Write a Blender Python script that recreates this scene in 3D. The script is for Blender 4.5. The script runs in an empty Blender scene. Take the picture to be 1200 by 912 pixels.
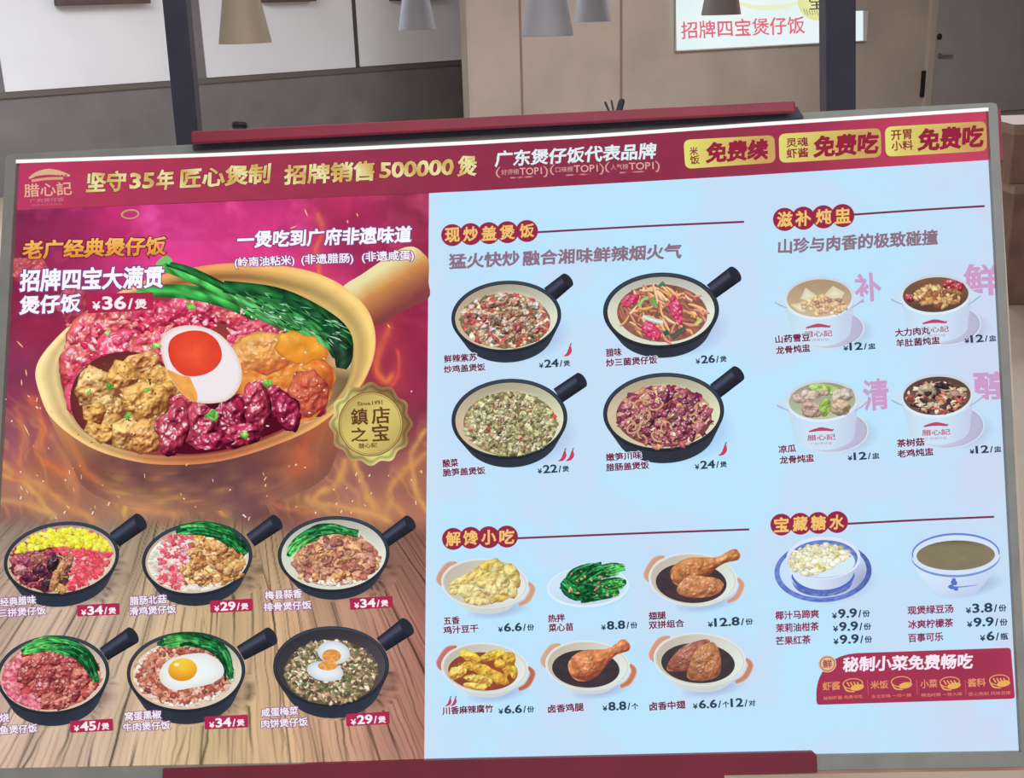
import bpy, math, random
import numpy as np
from mathutils import Vector

# ------------------------------------------------------------------ camera, world, lights, exposure
SC = bpy.context.scene
COL = SC.collection
FPX = 1400.0
CX, CY = 600.0, 456.0
PITCH = math.atan(463.0 / FPX)
ROLL = 0.03
CAM = np.array([0.0, 0.0, 1.5])
_f = np.array([0.0, math.cos(PITCH), -math.sin(PITCH)])
_r = np.array([1.0, 0.0, 0.0])
_u = np.cross(_r, _f)
RIGHT = math.cos(ROLL) * _r - math.sin(ROLL) * _u
UP = math.cos(ROLL) * _u + math.sin(ROLL) * _r
FWD = _f
cam_data = bpy.data.cameras.new('camera')
cam_data.sensor_width = 36.0
cam_data.lens = FPX / 1200.0 * 36.0
cam_data.clip_start = 0.05
cam = bpy.data.objects.new('camera', cam_data)
COL.objects.link(cam)
from mathutils import Matrix
cam.matrix_world = Matrix(((RIGHT[0], UP[0], -FWD[0], CAM[0]), (RIGHT[1], UP[1], -FWD[1], CAM[1]),
                           (RIGHT[2], UP[2], -FWD[2], CAM[2]), (0, 0, 0, 1)))
SC.camera = cam

SC.view_settings.view_transform = 'Standard'
SC.view_settings.look = 'None'
SC.view_settings.gamma = 1.0
SC.view_settings.exposure = 0.0
SC.view_settings.use_curve_mapping = False

world = bpy.data.worlds.new('world')
world.use_nodes = True
world.node_tree.nodes['Background'].inputs[0].default_value = (0.86, 0.87, 0.92, 1)
world.node_tree.nodes['Background'].inputs[1].default_value = 0.62
SC.world = world


def area_light(name, loc, size, power, color=(1, 1, 1), target=None):
    d = bpy.data.lights.new(name, 'AREA')
    d.shape = 'RECTANGLE'
    d.size, d.size_y = size
    d.energy = power
    d.color = color
    o = bpy.data.objects.new(name, d)
    COL.objects.link(o)
    o.location = loc
    if target is not None:
        o.rotation_euler = (Vector(target) - Vector(loc)).to_track_quat('-Z', 'Y').to_euler()
    return o


area_light('unseen_light_dining', (-2.5, 7.5, 2.9), (3.0, 2.0), 185, (0.88, 0.94, 1.0))  # unseen area lights under the ceiling, added to light the room
area_light('unseen_light_hall', (3.0, 8.5, 2.9), (2.0, 2.0), 185, (0.97, 0.97, 1.0))  # unseen, added for the tan wall and door side
area_light('unseen_light_entrance', (-0.3, 2.6, 2.9), (2.5, 1.2), 50, (1.0, 0.97, 0.94))  # unseen, added between the board and the dining area
area_light('added_light_front', (0.4, -0.6, 2.9), (2.5, 1.2), 62, (0.98, 0.98, 1.0))  # unseen light added before the board to brighten its frame


# ------------------------------------------------------------------ geometry of the place
def ray(x, y):
    x = np.asarray(x, float)
    y = np.asarray(y, float)
    return RIGHT * ((x - CX) / FPX)[..., None] - UP * ((y - CY) / FPX)[..., None] + FWD


def _h(p):
    return np.array([p[0], p[1], 1.0])


_TL, _TR, _BL, _BR = (19, 189), (1158, 127), (-21, 901), (1197, 881)
_H = np.cross(np.cross(_h(_TL), _h(_TR)), np.cross(_h(_BL), _h(_BR)))
_V = np.cross(np.cross(_h(_TL), _h(_BL)), np.cross(_h(_TR), _h(_BR)))
DH = ray(*(_H[:2] / _H[2])); DH /= np.linalg.norm(DH)
DV = ray(*(_V[:2] / _V[2])); DV /= np.linalg.norm(DV)
NB = np.cross(DH, DV); NB /= np.linalg.norm(NB)
if NB @ FWD > 0:
    NB = -NB                                    # board normal, towards the viewer
D0 = (1.42 * FWD) @ NB


def P(x, y, off=0.0):
    """points of the leaning board plane (lifted `off` metres towards its front)"""
    r = ray(x, y)
    t = (D0 + np.asarray(off, float)) / (r @ NB)
    return CAM + r * t[..., None]


def at_depth(x, y, d):
    """point at horizontal distance d in front of the viewer"""
    r = ray(x, y)
    return CAM + r * (d / r[..., 1])[..., None]


def at_height(x, y, z):
    r = ray(x, y)
    return CAM + r * ((z - CAM[2]) / r[..., 2])[..., None]


def wall_plane(a, b):
    a, b = np.array(a), np.array(b)
    d = b - a
    d[2] = 0
    n = np.array([d[1], -d[0], 0.0])
    n /= np.linalg.norm(n)
    if n[1] > 0:
        n = -n
    return a, n


def on_wall(wp, x, y, off=0.0):
    a, n = wp
    r = ray(x, y)
    t = ((a - CAM) @ n + off) / (r @ n)
    return CAM + r * t[..., None]


# ------------------------------------------------------------------ helpers: colour, noise
def lin(c):
    c = np.clip(np.asarray(c, float) / 255.0, 0, 1)
    return np.where(c <= 0.04045, c / 12.92, ((c + 0.055) / 1.055) ** 2.4)


def _hash(ix, iy, seed):
    n = (ix * 374761393 + iy * 668265263 + seed * 1442695041) & 0xFFFFFFFF
    n = ((n ^ (n >> 13)) * 1274126177) & 0xFFFFFFFF
    return ((n ^ (n >> 16)) & 0xFFFF) / 65535.0


def vnoise(x, y, seed=0):
    x = np.asarray(x, float); y = np.asarray(y, float)
    ix = np.floor(x).astype(np.int64); iy = np.floor(y).astype(np.int64)
    fx = x - ix; fy = y - iy
    fx = fx * fx * (3 - 2 * fx); fy = fy * fy * (3 - 2 * fy)
    a = _hash(ix, iy, seed); b = _hash(ix + 1, iy, seed)
    c = _hash(ix, iy + 1, seed); d = _hash(ix + 1, iy + 1, seed)
    return (a * (1 - fx) + b * fx) * (1 - fy) + (c * (1 - fx) + d * fx) * fy


def fbm(x, y, seed=0, octv=4):
    s = 0; a = 0.5; t = 0
    for k in range(octv):
        s = s + a * vnoise(x * 2 ** k, y * 2 ** k, seed + k * 17); t += a; a *= 0.5
    return s / t


def mixc(a, b, t):
    return np.asarray(a, float) + (np.asarray(b, float) - np.asarray(a, float)) * t


def smooth(pts, n=8, closed=True):
    p = np.asarray(pts, float)
    m = len(p); out = []
    rng = range(m) if closed else range(m - 1)
    for i in rng:
        if closed:
            p0, p1, p2, p3 = p[i - 1], p[i], p[(i + 1) % m], p[(i + 2) % m]
        else:
            p0, p1, p2, p3 = p[max(i - 1, 0)], p[i], p[i + 1], p[min(i + 2, m - 1)]
        for k in range(n):
            t = k / n
            out.append(0.5 * ((2 * p1) + (p2 - p0) * t + (2 * p0 - 5 * p1 + 4 * p2 - p3) * t * t + (3 * p1 - p0 - 3 * p2 + p3) * t ** 3))
    if not closed:
        out.append(p[-1])
    return np.array(out)


def ell(cx, cy, rx, ry, rot=0.0, n=64, a0=0.0, a1=2 * math.pi):
    full = abs(a1 - a0 - 2 * math.pi) < 1e-6
    t = np.linspace(a0, a1, n, endpoint=not full)
    c, s = math.cos(rot), math.sin(rot)
    x, y = rx * np.cos(t), ry * np.sin(t)
    return np.stack([cx + c * x - s * y, cy + s * x + c * y], 1)


def hull(pts):
    pts = sorted(map(tuple, pts))
    def half(ps):
        o = []
        for p in ps:
            while len(o) > 1 and (o[-1][0] - o[-2][0]) * (p[1] - o[-2][1]) - (o[-1][1] - o[-2][1]) * (p[0] - o[-2][0]) <= 0:
                o.pop()
            o.append(p)
        return o[:-1]
    return np.array(half(pts) + half(pts[::-1]))


def rrect(q, r=3, n=5):
    """rounded quadrilateral, q = four pixel corners in order"""
    q = np.asarray(q, float); out = []
    for i in range(4):
        p, a, b = q[i], q[i - 1], q[(i + 1) % 4]
        da = (a - p) / np.linalg.norm(a - p); db = (b - p) / np.linalg.norm(b - p)
        s, e = p + da * r, p + db * r
        for k in range(n + 1):
            t = k / n
            out.append((1 - t) ** 2 * s + 2 * t * (1 - t) * p + t * t * e)
    return np.array(out)


# ------------------------------------------------------------------ helpers: materials
def mat_ink():
    m = bpy.data.materials.new('backlit_print')
    m.use_nodes = True
    nt = m.node_tree
    nt.nodes.clear()
    o = nt.nodes.new('ShaderNodeOutputMaterial')
    e = nt.nodes.new('ShaderNodeEmission')
    a = nt.nodes.new('ShaderNodeVertexColor')
    a.layer_name = 'Col'
    nt.links.new(a.outputs[0], e.inputs[0])
    e.inputs[1].default_value = 1.0
    nt.links.new(e.outputs[0], o.inputs[0])
    return m


INK = mat_ink()


def mat(name, rgb, rough=0.6, metal=0.0, noise=0.0, scale=8.0, rgb2=None, stretch=None, bump=0.0, spec=0.4):
    m = bpy.data.materials.new(name)
    m.use_nodes = True
    nt = m.node_tree
    b = nt.nodes['Principled BSDF']
    b.inputs['Roughness'].default_value = rough
    b.inputs['Metallic'].default_value = metal
    b.inputs['Specular IOR Level'].default_value = spec
    c = (*lin(rgb), 1)
    b.inputs['Base Color'].default_value = c
    if noise or rgb2 or bump:
        tc = nt.nodes.new('ShaderNodeTexCoord')
        mp = nt.nodes.new('ShaderNodeMapping')
        if stretch:
            mp.inputs['Scale'].default_value = stretch
        nz = nt.nodes.new('ShaderNodeTexNoise')
        nz.inputs['Scale'].default_value = scale
        nz.inputs['Detail'].default_value = 6
        nt.links.new(tc.outputs['Object'], mp.inputs[0])
        nt.links.new(mp.outputs[0], nz.inputs['Vector'])
        rp = nt.nodes.new('ShaderNodeValToRGB')
        rp.color_ramp.elements[0].position = 0.3
        rp.color_ramp.elements[1].position = 0.7
        d = np.asarray(rgb, float)
        rp.color_ramp.elements[0].color = (*lin(d * (1 - noise)), 1)
        rp.color_ramp.elements[1].color = (*lin(rgb2 if rgb2 else np.minimum(d * (1 + noise), 255)), 1)
        nt.links.new(nz.outputs[0], rp.inputs[0])
        nt.links.new(rp.outputs[0], b.inputs['Base Color'])
        if bump:
            bp = nt.nodes.new('ShaderNodeBump')
            bp.inputs['Strength'].default_value = bump
            bp.inputs['Distance'].default_value = 0.01
            nt.links.new(nz.outputs[0], bp.inputs['Height'])
            nt.links.new(bp.outputs[0], b.inputs['Normal'])
    return m


# ------------------------------------------------------------------ helpers: objects
def empty(name, loc, label=None, cat=None, group=None):
    o = bpy.data.objects.new(name, None)
    COL.objects.link(o)
    o.location = loc
    tag(o, label, cat, group)
    return o


def tag(o, label=None, cat=None, group=None, kind=None):
    if label: o['label'] = label
    if cat: o['category'] = cat
    if group: o['group'] = group
    if kind: o['kind'] = kind
    return o


def world_loc(o):
    v = Vector((0, 0, 0))
    while o is not None:
        v = v + o.location
        o = o.parent
    return v


def mesh_obj(name, verts, faces, material, parent=None, origin=None, label=None):
    verts = np.asarray(verts, float)
    if parent is not None:
        org = np.array(world_loc(parent)); loc = (0, 0, 0)
    else:
        org = np.array(origin if origin is not None else (0, 0, 0)); loc = tuple(org)
    me = bpy.data.meshes.new(name)
    me.from_pydata((verts - org).tolist(), [], faces)
    me.materials.append(material)
    o = bpy.data.objects.new(name, me)
    COL.objects.link(o)
    o.location = loc
    if parent is not None:
        o.parent = parent
    if label: o['label'] = label
    return o


class Ink:
    """collects flat printed shapes on the board (pixel coordinates + lift), builds ONE mesh"""
    def __init__(s, off=0.001):
        s.v = []; s.o = []; s.c = []; s.f = []; s.off = off; s.n = 0

    def add(s, pts, cols, faces, off=None):
        pts = np.asarray(pts, float)
        s.v.append(pts)
        s.c.append(np.broadcast_to(np.asarray(cols, float), (len(pts), 3)))
        s.o.append(np.full(len(pts), s.off if off is None else off))
        b = s.n
        s.f.extend([tuple(i + b for i in f) for f in faces])
        s.n += len(pts)

    def fan(s, poly, col, rings=1, off=None, centre=None):
        """star shaped polygon; col = rgb, or fn(x, y, r) with r = 0 centre .. 1 edge"""
        poly = np.asarray(poly, float); n = len(poly)
        c = poly.mean(0) if centre is None else np.asarray(centre, float)
        rr = np.linspace(0, 1, rings + 1)[1:]
        pts = [c[None]] + [c + (poly - c) * r for r in rr]
        pts = np.concatenate(pts)
        R = np.concatenate([[0]] + [np.full(n, r) for r in rr])
        cols = col(pts[:, 0], pts[:, 1], R) if callable(col) else col
        fs = [(0, 1 + i, 1 + (i + 1) % n) for i in range(n)]
        for k in range(rings - 1):
            a, b = 1 + k * n, 1 + (k + 1) * n
            fs += [(a + i, b + i, b + (i + 1) % n, a + (i + 1) % n) for i in range(n)]
        s.add(pts, cols, fs, off)

    def ring(s, outer, inner, col, rings=2, off=None, closed=True):
        outer = np.asarray(outer, float); inner = np.asarray(inner, float); n = len(outer)
        rr = np.linspace(0, 1, rings + 1)
        pts = np.concatenate([inner + (outer - inner) * r for r in rr])
        R = np.repeat(rr, n)
        cols = col(pts[:, 0], pts[:, 1], R) if callable(col) else col
        fs = []
        m = n if closed else n - 1
        for k in range(rings):
            a, b = k * n, (k + 1) * n
            fs += [(a + i, b + i, b + (i + 1) % n, a + (i + 1) % n) for i in range(m)]
        s.add(pts, cols, fs, off)

    def ribbon(s, path, w, col, across=3, off=None, sub=5):
        """path smoothed; w = width or list of widths; col = rgb or fn(x, y, u, v)"""
        path = np.asarray(path, float)
        p = smooth(path, sub, False) if len(path) > 2 else np.linspace(path[0], path[-1], 8)
        n = len(p)
        wid = np.interp(np.linspace(0, 1, n), np.linspace(0, 1, len(np.atleast_1d(w))), np.atleast_1d(w))
        t = np.gradient(p, axis=0); t /= np.linalg.norm(t, axis=1)[:, None] + 1e-9
        nn = np.stack([-t[:, 1], t[:, 0]], 1)
        vs = np.linspace(-1, 1, across)
        pts = np.concatenate([p + nn * (wid * v / 2)[:, None] for v in vs])
        U = np.tile(np.linspace(0, 1, n), across); V = np.repeat(vs, n)
        cols = col(pts[:, 0], pts[:, 1], U, V) if callable(col) else col
        fs = []
        for k in range(across - 1):
            a, b = k * n, (k + 1) * n
            fs += [(a + i, a + i + 1, b + i + 1, b + i) for i in range(n - 1)]
        s.add(pts, cols, fs, off)

    def grid(s, tl, tr, br, bl, nx, ny, col, off=None):
        u, v = np.meshgrid(np.linspace(0, 1, nx + 1), np.linspace(0, 1, ny + 1))
        u = u.ravel()[:, None]; v = v.ravel()[:, None]
        tl, tr, br, bl = [np.asarray(q, float) for q in (tl, tr, br, bl)]
        pts = (tl * (1 - u) + tr * u) * (1 - v) + (bl * (1 - u) + br * u) * v
        cols = col(pts[:, 0], pts[:, 1]) if callable(col) else col
        w = nx + 1
        fs = [(j * w + i, j * w + i + 1, (j + 1) * w + i + 1, (j + 1) * w + i) for j in range(ny) for i in range(nx)]
        s.add(pts, cols, fs, off)

    def chunk(s, x, y, size, col, rng, aspect=1.0, ang=None, off=None, hi=1.16, lo=0.62, n=7, jag=0.42):
        """one small printed morsel: irregular, lighter towards its upper side"""
        a = rng.uniform(0, math.pi) if ang is None else ang
        t = np.sort(np.array([(k + rng.uniform(-.3, .3)) / n * 2 * math.pi for k in range(n)]))
        r = size * (1 + np.array([rng.uniform(-jag, jag) for _ in range(n)]))
        px, py = r * np.cos(t) * aspect, r * np.sin(t) / max(1, aspect ** .35)
        c, sn = math.cos(a), math.sin(a)
        poly = np.stack([x + c * px - sn * py, y + (sn * px + c * py) * .88], 1)
        col = np.asarray(col, float)
        hx, hy = x - size * .2, y - size * .25
        k = rng.uniform(.45, .8)
        inner = np.array([hx, hy]) + (poly - np.array([hx, hy])) * k
        pts = np.concatenate([[[hx, hy]], inner, poly])
        shade = lo + .5 * np.clip((y - poly[:, 1]) / size * .5 + .5, 0, 1)
        tone = np.array([rng.uniform(.9, 1.1) for _ in range(n)])
        cols = np.concatenate([[np.minimum(col * (hi * 1.22 if rng.random() < .22 else hi) + 6, 255)], np.clip(col[None] * tone[:, None], 0, 255), np.clip(col[None] * shade[:, None], 0, 255)])
        fs = [(0, 1 + i, 1 + (i + 1) % n) for i in range(n)] + [(1 + i, 1 + n + i, 1 + n + (i + 1) % n, 1 + (i + 1) % n) for i in range(n)]
        s.add(pts, cols, fs, off)

    def build(s, name, parent, label=None):
        v = np.concatenate(s.v); o = np.concatenate(s.o); c = np.concatenate(s.c)
        W = P(v[:, 0], v[:, 1], o)
        ob = mesh_obj(name, W, s.f, INK, parent, label=label)
        at = ob.data.color_attributes.new('Col', 'FLOAT_COLOR', 'POINT')
        at.data.foreach_set('color', np.concatenate([lin(c), np.ones((len(c), 1))], 1).ravel())
        return ob


_glyphs = {}


def glyph(s, bold):
    """2-D outline of a line of writing, normalised to its ink box"""
    k = (s, bold)
    if k not in _glyphs:
        cu = bpy.data.curves.new('lettering_outline', 'FONT')
        cu.body = s
        cu.bevel_depth = bold
        cu.bevel_resolution = 0
        cu.resolution_u = 3
        o = bpy.data.objects.new('lettering_outline', cu)
        COL.objects.link(o)
        dg = bpy.context.evaluated_depsgraph_get()
        me = bpy.data.meshes.new_from_object(o.evaluated_get(dg))
        v = np.empty(len(me.vertices) * 3); me.vertices.foreach_get('co', v); v = v.reshape(-1, 3)
        f = [tuple(p.vertices) for p in me.polygons]
        zmin = v[:, 2].min()
        if bold > 0:
            f = [q for q in f if not all(v[i, 2] < -bold * .2 for i in q)]
        bpy.data.objects.remove(o); bpy.data.curves.remove(cu); bpy.data.meshes.remove(me)
        _glyphs[k] = (v[:, :2], f)
    return _glyphs[k]


def write(ink, s, a, b, h, col, bold=.028, halo=None, halo_w=.09, off=.004, shear=0.0, stroke=0.0, core=None):
    """ink lettering whose ink box runs from a to b (pixel mid-line left / right ends) with height h;
    halo = colour of a wider outline under it"""
    a = np.asarray(a, float); b = np.asarray(b, float)
    base, _ = glyph(s, bold)
    mn, mx = base.min(0), base.max(0)
    sc = np.array([1.0, 1.0]) / (mx - mn)
    d = b - a
    nrm = np.array([d[1], -d[0]]) / np.linalg.norm(d)          # up, in pixels

    def place(v, lift, c):
        q = (v - mn) * sc
        q = np.stack([q[:, 0], q[:, 1] - .5], 1)
        ww = stroke
        pts = a + d * q[:, :1] + nrm * (q[:, 1:] * h)
        if shear:
            pts = pts + (d / np.linalg.norm(d)) * (q[:, 1:] * h * shear)
        if ww:
            pts = pts + ww * np.stack([vnoise(pts[:, 0] * .35, pts[:, 1] * .35, 3) - .5, vnoise(pts[:, 0] * .35, pts[:, 1] * .35, 9) - .5], 1)
        cc = c(pts[:, 0], pts[:, 1], q[:, 0], q[:, 1] + .5) if callable(c) else c
        return pts, cc, lift
    if halo is not None:
        v, f = glyph(s, halo_w)
        pts, cc, l = place(v, off - .0004, halo)
        ink.add(pts, cc, f, l)
    v, f = glyph(s, bold)
    pts, cc, l = place(v, off, col)
    ink.add(pts, cc, f, l)


def text_obj(name, parent, lines, label=None, **kw):
    """lines = list of (string, a, b, h)"""
    ink = Ink()
    for s, a, b, h in lines:
        write(ink, s, a, b, h, **kw)
    return ink.build(name, parent, label)


def box_mesh(p0, dx, dy, dz):
    p0, dx, dy, dz = [np.asarray(q, float) for q in (p0, dx, dy, dz)]
    v = [p0 + i * dx + j * dy + k * dz for k in (0, 1) for j in (0, 1) for i in (0, 1)]
    f = [(0, 2, 3, 1), (4, 5, 7, 6), (0, 1, 5, 4), (2, 6, 7, 3), (0, 4, 6, 2), (1, 3, 7, 5)]
    return v, f


class MB:
    def __init__(s): s.v = []; s.f = []
    def add(s, v, f):
        b = len(s.v); s.v += [np.asarray(q, float) for q in v]; s.f += [tuple(i + b for i in q) for q in f]; return s
    def box(s, p0, dx, dy, dz): return s.add(*box_mesh(p0, dx, dy, dz))
    def abox(s, lo, hi):
        lo = np.asarray(lo, float); hi = np.asarray(hi, float); d = hi - lo
        return s.box(lo, (d[0], 0, 0), (0, d[1], 0), (0, 0, d[2]))
    def prism(s, front, back):
        """closed prism between two rings of points"""
        n = len(front); v = list(front) + list(back)
        f = [tuple(range(n)), tuple(range(2 * n - 1, n - 1, -1))] + [(i, n + i, n + (i + 1) % n, (i + 1) % n) for i in range(n)]
        return s.add(v, f)
    def lathe(s, c, prof, n=32, axis=None):
        """prof = [(radius, z)], around vertical axis at c"""
        v = []; f = []
        c = np.asarray(c, float)
        if axis is None: e1, e2, e3 = np.eye(3)
        else:
            e3 = np.asarray(axis, float); e3 = e3 / np.linalg.norm(e3)
            e1 = np.cross(e3, (0, 0, 1) if abs(e3[2]) < .9 else (1, 0, 0)); e1 /= np.linalg.norm(e1); e2 = np.cross(e3, e1)
        for r, z in prof:
            for k in range(n):
                t = 2 * math.pi * k / n
                v.append(c + e1 * r * math.cos(t) + e2 * r * math.sin(t) + e3 * z)
        m = len(prof)
        for i in range(m - 1):
            for k in range(n):
                f.append((i * n + k, i * n + (k + 1) % n, (i + 1) * n + (k + 1) % n, (i + 1) * n + k))
        if prof[0][0] > 0: f.append(tuple(range(n - 1, -1, -1)))
        if prof[-1][0] > 0: f.append(tuple((m - 1) * n + k for k in range(n)))
        return s.add(v, f)
    def build(s, name, material, parent=None, origin=None, label=None, bevel=0.0, smoothing=False):
        o = mesh_obj(name, s.v, s.f, material, parent, origin, label)
        if smoothing:
            for p in o.data.polygons: p.use_smooth = True
        if bevel:
            m = o.modifiers.new('bevel', 'BEVEL'); m.width = bevel; m.segments = 2; m.limit_method = 'ANGLE'
        return o

# ------------------------------------------------------------------ the setting
M_dado = mat('grey_brown_wall_paint', (116, 110, 111), .7, noise=.06, scale=3)
M_white = mat('white_wall_panel', (226, 226, 230), .6, noise=.015, scale=2)
M_line = mat('dark_trim', (72, 66, 66), .6)
M_tan = mat('tan_plaster', (184, 170, 157), .75, noise=.05, scale=1.6)
M_seam = mat('tan_seam', (140, 116, 106), .7)
M_door = mat('grey_door_paint', (166, 162, 164), .5, noise=.03, scale=3)
M_jamb = mat('beige_door_jamb', (186, 176, 164), .6)
M_floor = mat('tan_floor_tile', (172, 155, 139), .55, noise=.04, scale=3)
M_ceil = mat('pale_ceiling', (210, 210, 208), .8, noise=.02, scale=3)
M_steel = mat('brushed_steel', (170, 168, 165), .25, 1.0, noise=.05, scale=40)
M_black = mat('black_plastic', (32, 30, 36), .5, noise=.1, scale=20)
M_post = mat('dark_navy_steel', (50, 50, 66), .45, noise=.06, scale=12)
M_shade = mat('grey_white_lamp_shade', (150, 152, 160), .55, noise=.03, scale=6)
M_shade_dark = mat('taupe_lamp_shade', (128, 116, 112), .55, noise=.03, scale=6)
M_box = mat('brown_cardboard', (122, 94, 82), .8, noise=.1, scale=9, bump=.2)
M_tape = mat('packing_tape', (138, 112, 98), .5, noise=.05, scale=12)
M_frame = mat('grey_metal_frame', (126, 125, 118), .5, .0, noise=.05, scale=25)
M_rear = mat('cream_rear_casing', (196, 180, 162), .6, noise=.04, scale=15)
M_red = mat('deep_red_lacquer', (132, 24, 50), .5, noise=.07, scale=14)
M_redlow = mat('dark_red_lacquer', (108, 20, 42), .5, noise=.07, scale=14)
M_rail_shade = mat('dark_navy_rail_shade', (52, 52, 66), .6, noise=.05, scale=20)  # dark colour standing in for the shade below the top rail
M_wood = mat('brown_wood_strip', (150, 112, 98), .6, noise=.12, scale=10, stretch=(1, 8, 8))
M_darkbox = mat('dark_brown_wood', (84, 68, 66), .6, noise=.1, scale=10)

WL = wall_plane(at_height(5, 108, .85), at_height(545, 70, .85))
WT = wall_plane(at_height(792, 60, .90), at_height(1012, 48, .90))
ZC = 3.0


def struct(o):
    o['kind'] = 'structure'
    return o


def slab_on(wp, px0, px1, z0, z1, off, thick, ypx=90):
    """upright slab on a wall between two pixel columns, heights z0..z1"""
    a = on_wall(wp, px0, ypx); b = on_wall(wp, px1, ypx)
    n = wp[1]
    a = np.array([a[0], a[1], z0]) + n * off; b = np.array([b[0], b[1], z0]) + n * off
    return box_mesh(a - n * thick, b - a, n * thick, (0, 0, z1 - z0))


def wall_slab(name, wp, px0, px1, m):
    return struct(MB().add(*slab_on(wp, px0, px1, 0, ZC, 0, .15)).build(name, m))


wall_slab('wall_left', WL, -420, 549, M_dado)
wall_slab('wall_back', WT, 549, 1420, M_tan)
_a = on_wall(WT, 549, 90); _b = on_wall(WL, 549, 90)
if _b[1] > _a[1] + .02:
    struct(MB().abox((_a[0], _a[1], 0), (_a[0] + .012, _b[1] + .1, ZC)).build('wall_return', M_tan))
_e = on_wall(WT, 1420, 90)
struct(MB().abox((_e[0] - .05, -1.5, 0), (_e[0] + .1, _e[1] + .1, ZC)).build('wall_right', M_tan))
struct(MB().abox((-7, -1.5, -.1), (9, 22, 0)).build('floor', M_floor))
struct(MB().abox((-7, 1.2, ZC), (9, 22, ZC + .1)).build('ceiling', M_ceil))
# white panels over the grey-brown dado, with thin dark dividers
k = 0
for x0, x1, yb in ((3, 204, 100), (242, 417, 86), (421.5, 541, 74)):
    k += 1
    zb = on_wall(WL, (x0 + x1) / 2, {1: 101, 2: 85, 3: 74}[k])[2]
    struct(MB().add(*slab_on(WL, x0, x1, zb, 2.6, .012, .012)).build('trim_%d' % k, M_white))
struct(MB().add(*slab_on(WL, 417, 421.5, .85, 2.6, .014, .014)).build('trim_4', M_line))
struct(MB().add(*slab_on(WL, 541, 548.5, .5, 2.6, .014, .014)).build('trim_5', M_line))
struct(MB().add(*slab_on(WL, -420, 549, .80, .846, .02, .02)).build('trim_6', mat('brown_rail', (100, 92, 88), .6)))
for j, x in enumerate((609, 726.5)):
    struct(MB().add(*slab_on(WT, x, x + 2.6, 0, ZC, .004, .004, 60)).build('trim_%d' % (7 + j), M_seam))

# door in the tan wall
door = struct(MB().add(*slab_on(WT, 1092, 1262, .01, 2.1, .03, .05, 60)).build('door_1', M_door))
mb = MB().add(*slab_on(WT, 1085, 1092, 0, 2.17, .05, .05, 60)).add(*slab_on(WT, 1262, 1270, 0, 2.17, .05, .05, 60))
mb.add(*slab_on(WT, 1085, 1270, 2.1, 2.17, .05, .05, 60)).build('door_frame', M_jamb, door, label='beige door frame')
nW = WT[1]
c = on_wall(WT, 1100.5, 65.5, .03)
side = np.cross((0, 0, 1), nW); side = side if side[0] > 0 else -side
mb = MB().lathe(c, [(.030, 0), (.030, .012), (.014, .016), (.014, .05)], 24, nW)
mb.box(c + nW * .04 - np.array([0, 0, .011]) - side * .01, side * .17, nW * .018, (0, 0, .022))
mb.build('door_handle', M_steel, door, bevel=.004, label='steel lever handle')
c2 = on_wall(WT, 1100.5, 43, .03)
MB().lathe(c2, [(.034, 0), (.034, .012), (.022, .02)], 24, nW).build('door_lock', M_black, door, label='dark round keyhole')
zt = on_wall(WT, 1080, 83)[2]
MB().add(*slab_on(WT, 1078.6, 1082.5, .25, zt, .03, .03, 100)).build('door_gap_strip', M_black, door, label='black strip beside the jamb')

# dark boxes projecting from the white panels
for x0, x1, yb, lab in ((65, 172, 5.5, 'wide dark brown box projecting from the first white wall panel'),
                        (306, 365, 2.5, 'dark brown box behind the beige pendant lamp on the wall'),
                        (456, 512, 0.5, 'dark brown box behind the small grey pendant lamp on the wall')):
    nL = WL[1]
    a = on_wall(WL, x0, yb, .1); b = on_wall(WL, x1, yb, .1)
    z = (a[2] + b[2]) / 2
    v, f = slab_on(WL, x0, x1, z, z + .16, .13, .118, 20)
    org = np.mean(v, 0)
    tag(MB().add(v, f).build('wall_box', M_darkbox, None, org, bevel=.006), lab, 'wall box', 'dark boxes on the wall panels')

# lit sign on the tan wall
E_sign = Ink()
sg = on_wall(WT, 900, 56)
sign = empty('lit_sign', on_wall(WT, 900, 54, .02), 'bright backlit sign with red dish writing hanging on the tan wall', 'sign')


class WallInk(Ink):
    def build(s, name, parent, label=None):
        v = np.concatenate(s.v); o = np.concatenate(s.o); c = np.concatenate(s.c)
        r = ray(v[:, 0], v[:, 1]); a, n = WT
        W = CAM + r * ((((a - CAM) @ n) + o) / (r @ n))[:, None]
        ob = mesh_obj(name, W, s.f, INK, parent, label=label)
        at = ob.data.color_attributes.new('Col', 'FLOAT_COLOR', 'POINT')
        at.data.foreach_set('color', np.concatenate([lin(c), np.ones((len(c), 1))], 1).ravel())
        return ob


zs = .90
v1 = slab_on(WT, 790.5, 985, zs + .0, 2.0, .055, .05, 50); zb = on_wall(WT, 1005, 13)[2]
MB().add(*v1).build('sign_case', mat('white_sign_case', (205, 205, 205), .5, noise=.02), sign)
MB().add(*slab_on(WT, 985, 1012, zs, zb, .055, .05, 40)).build('sign_foot', mat('white_sign_foot', (205, 205, 206), .5, noise=.02), sign)
ik = WallInk(.058)
ik.grid((791.5, -45), (985, -54), (987, 48.5), (792.8, 59), 30, 20, lambda x, y: mixc((226, 243, 245), (240, 250, 250), vnoise(x / 40, y / 30, 4)[:, None]))
ik.grid((985, 13.7), (1011.5, 12.5), (1011.5, 47.5), (985, 48.8), 2, 2, (228, 243, 246))
ik.build('sign_face', sign, 'white glowing face')
ik = WallInk(.06)
write(ik, '招牌四宝煲仔饭', (798, 36), (943, 29), 21, (228, 105, 125), bold=.012, off=.061, stroke=.8)
ik.build('sign_lettering', sign, 'red brush lettering')
ik = WallInk(.06)
ik.ribbon([(866, 4), (890, 9), (920, 7), (950, 0)], [3, 6, 5, 3], (235, 240, 200))
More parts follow.
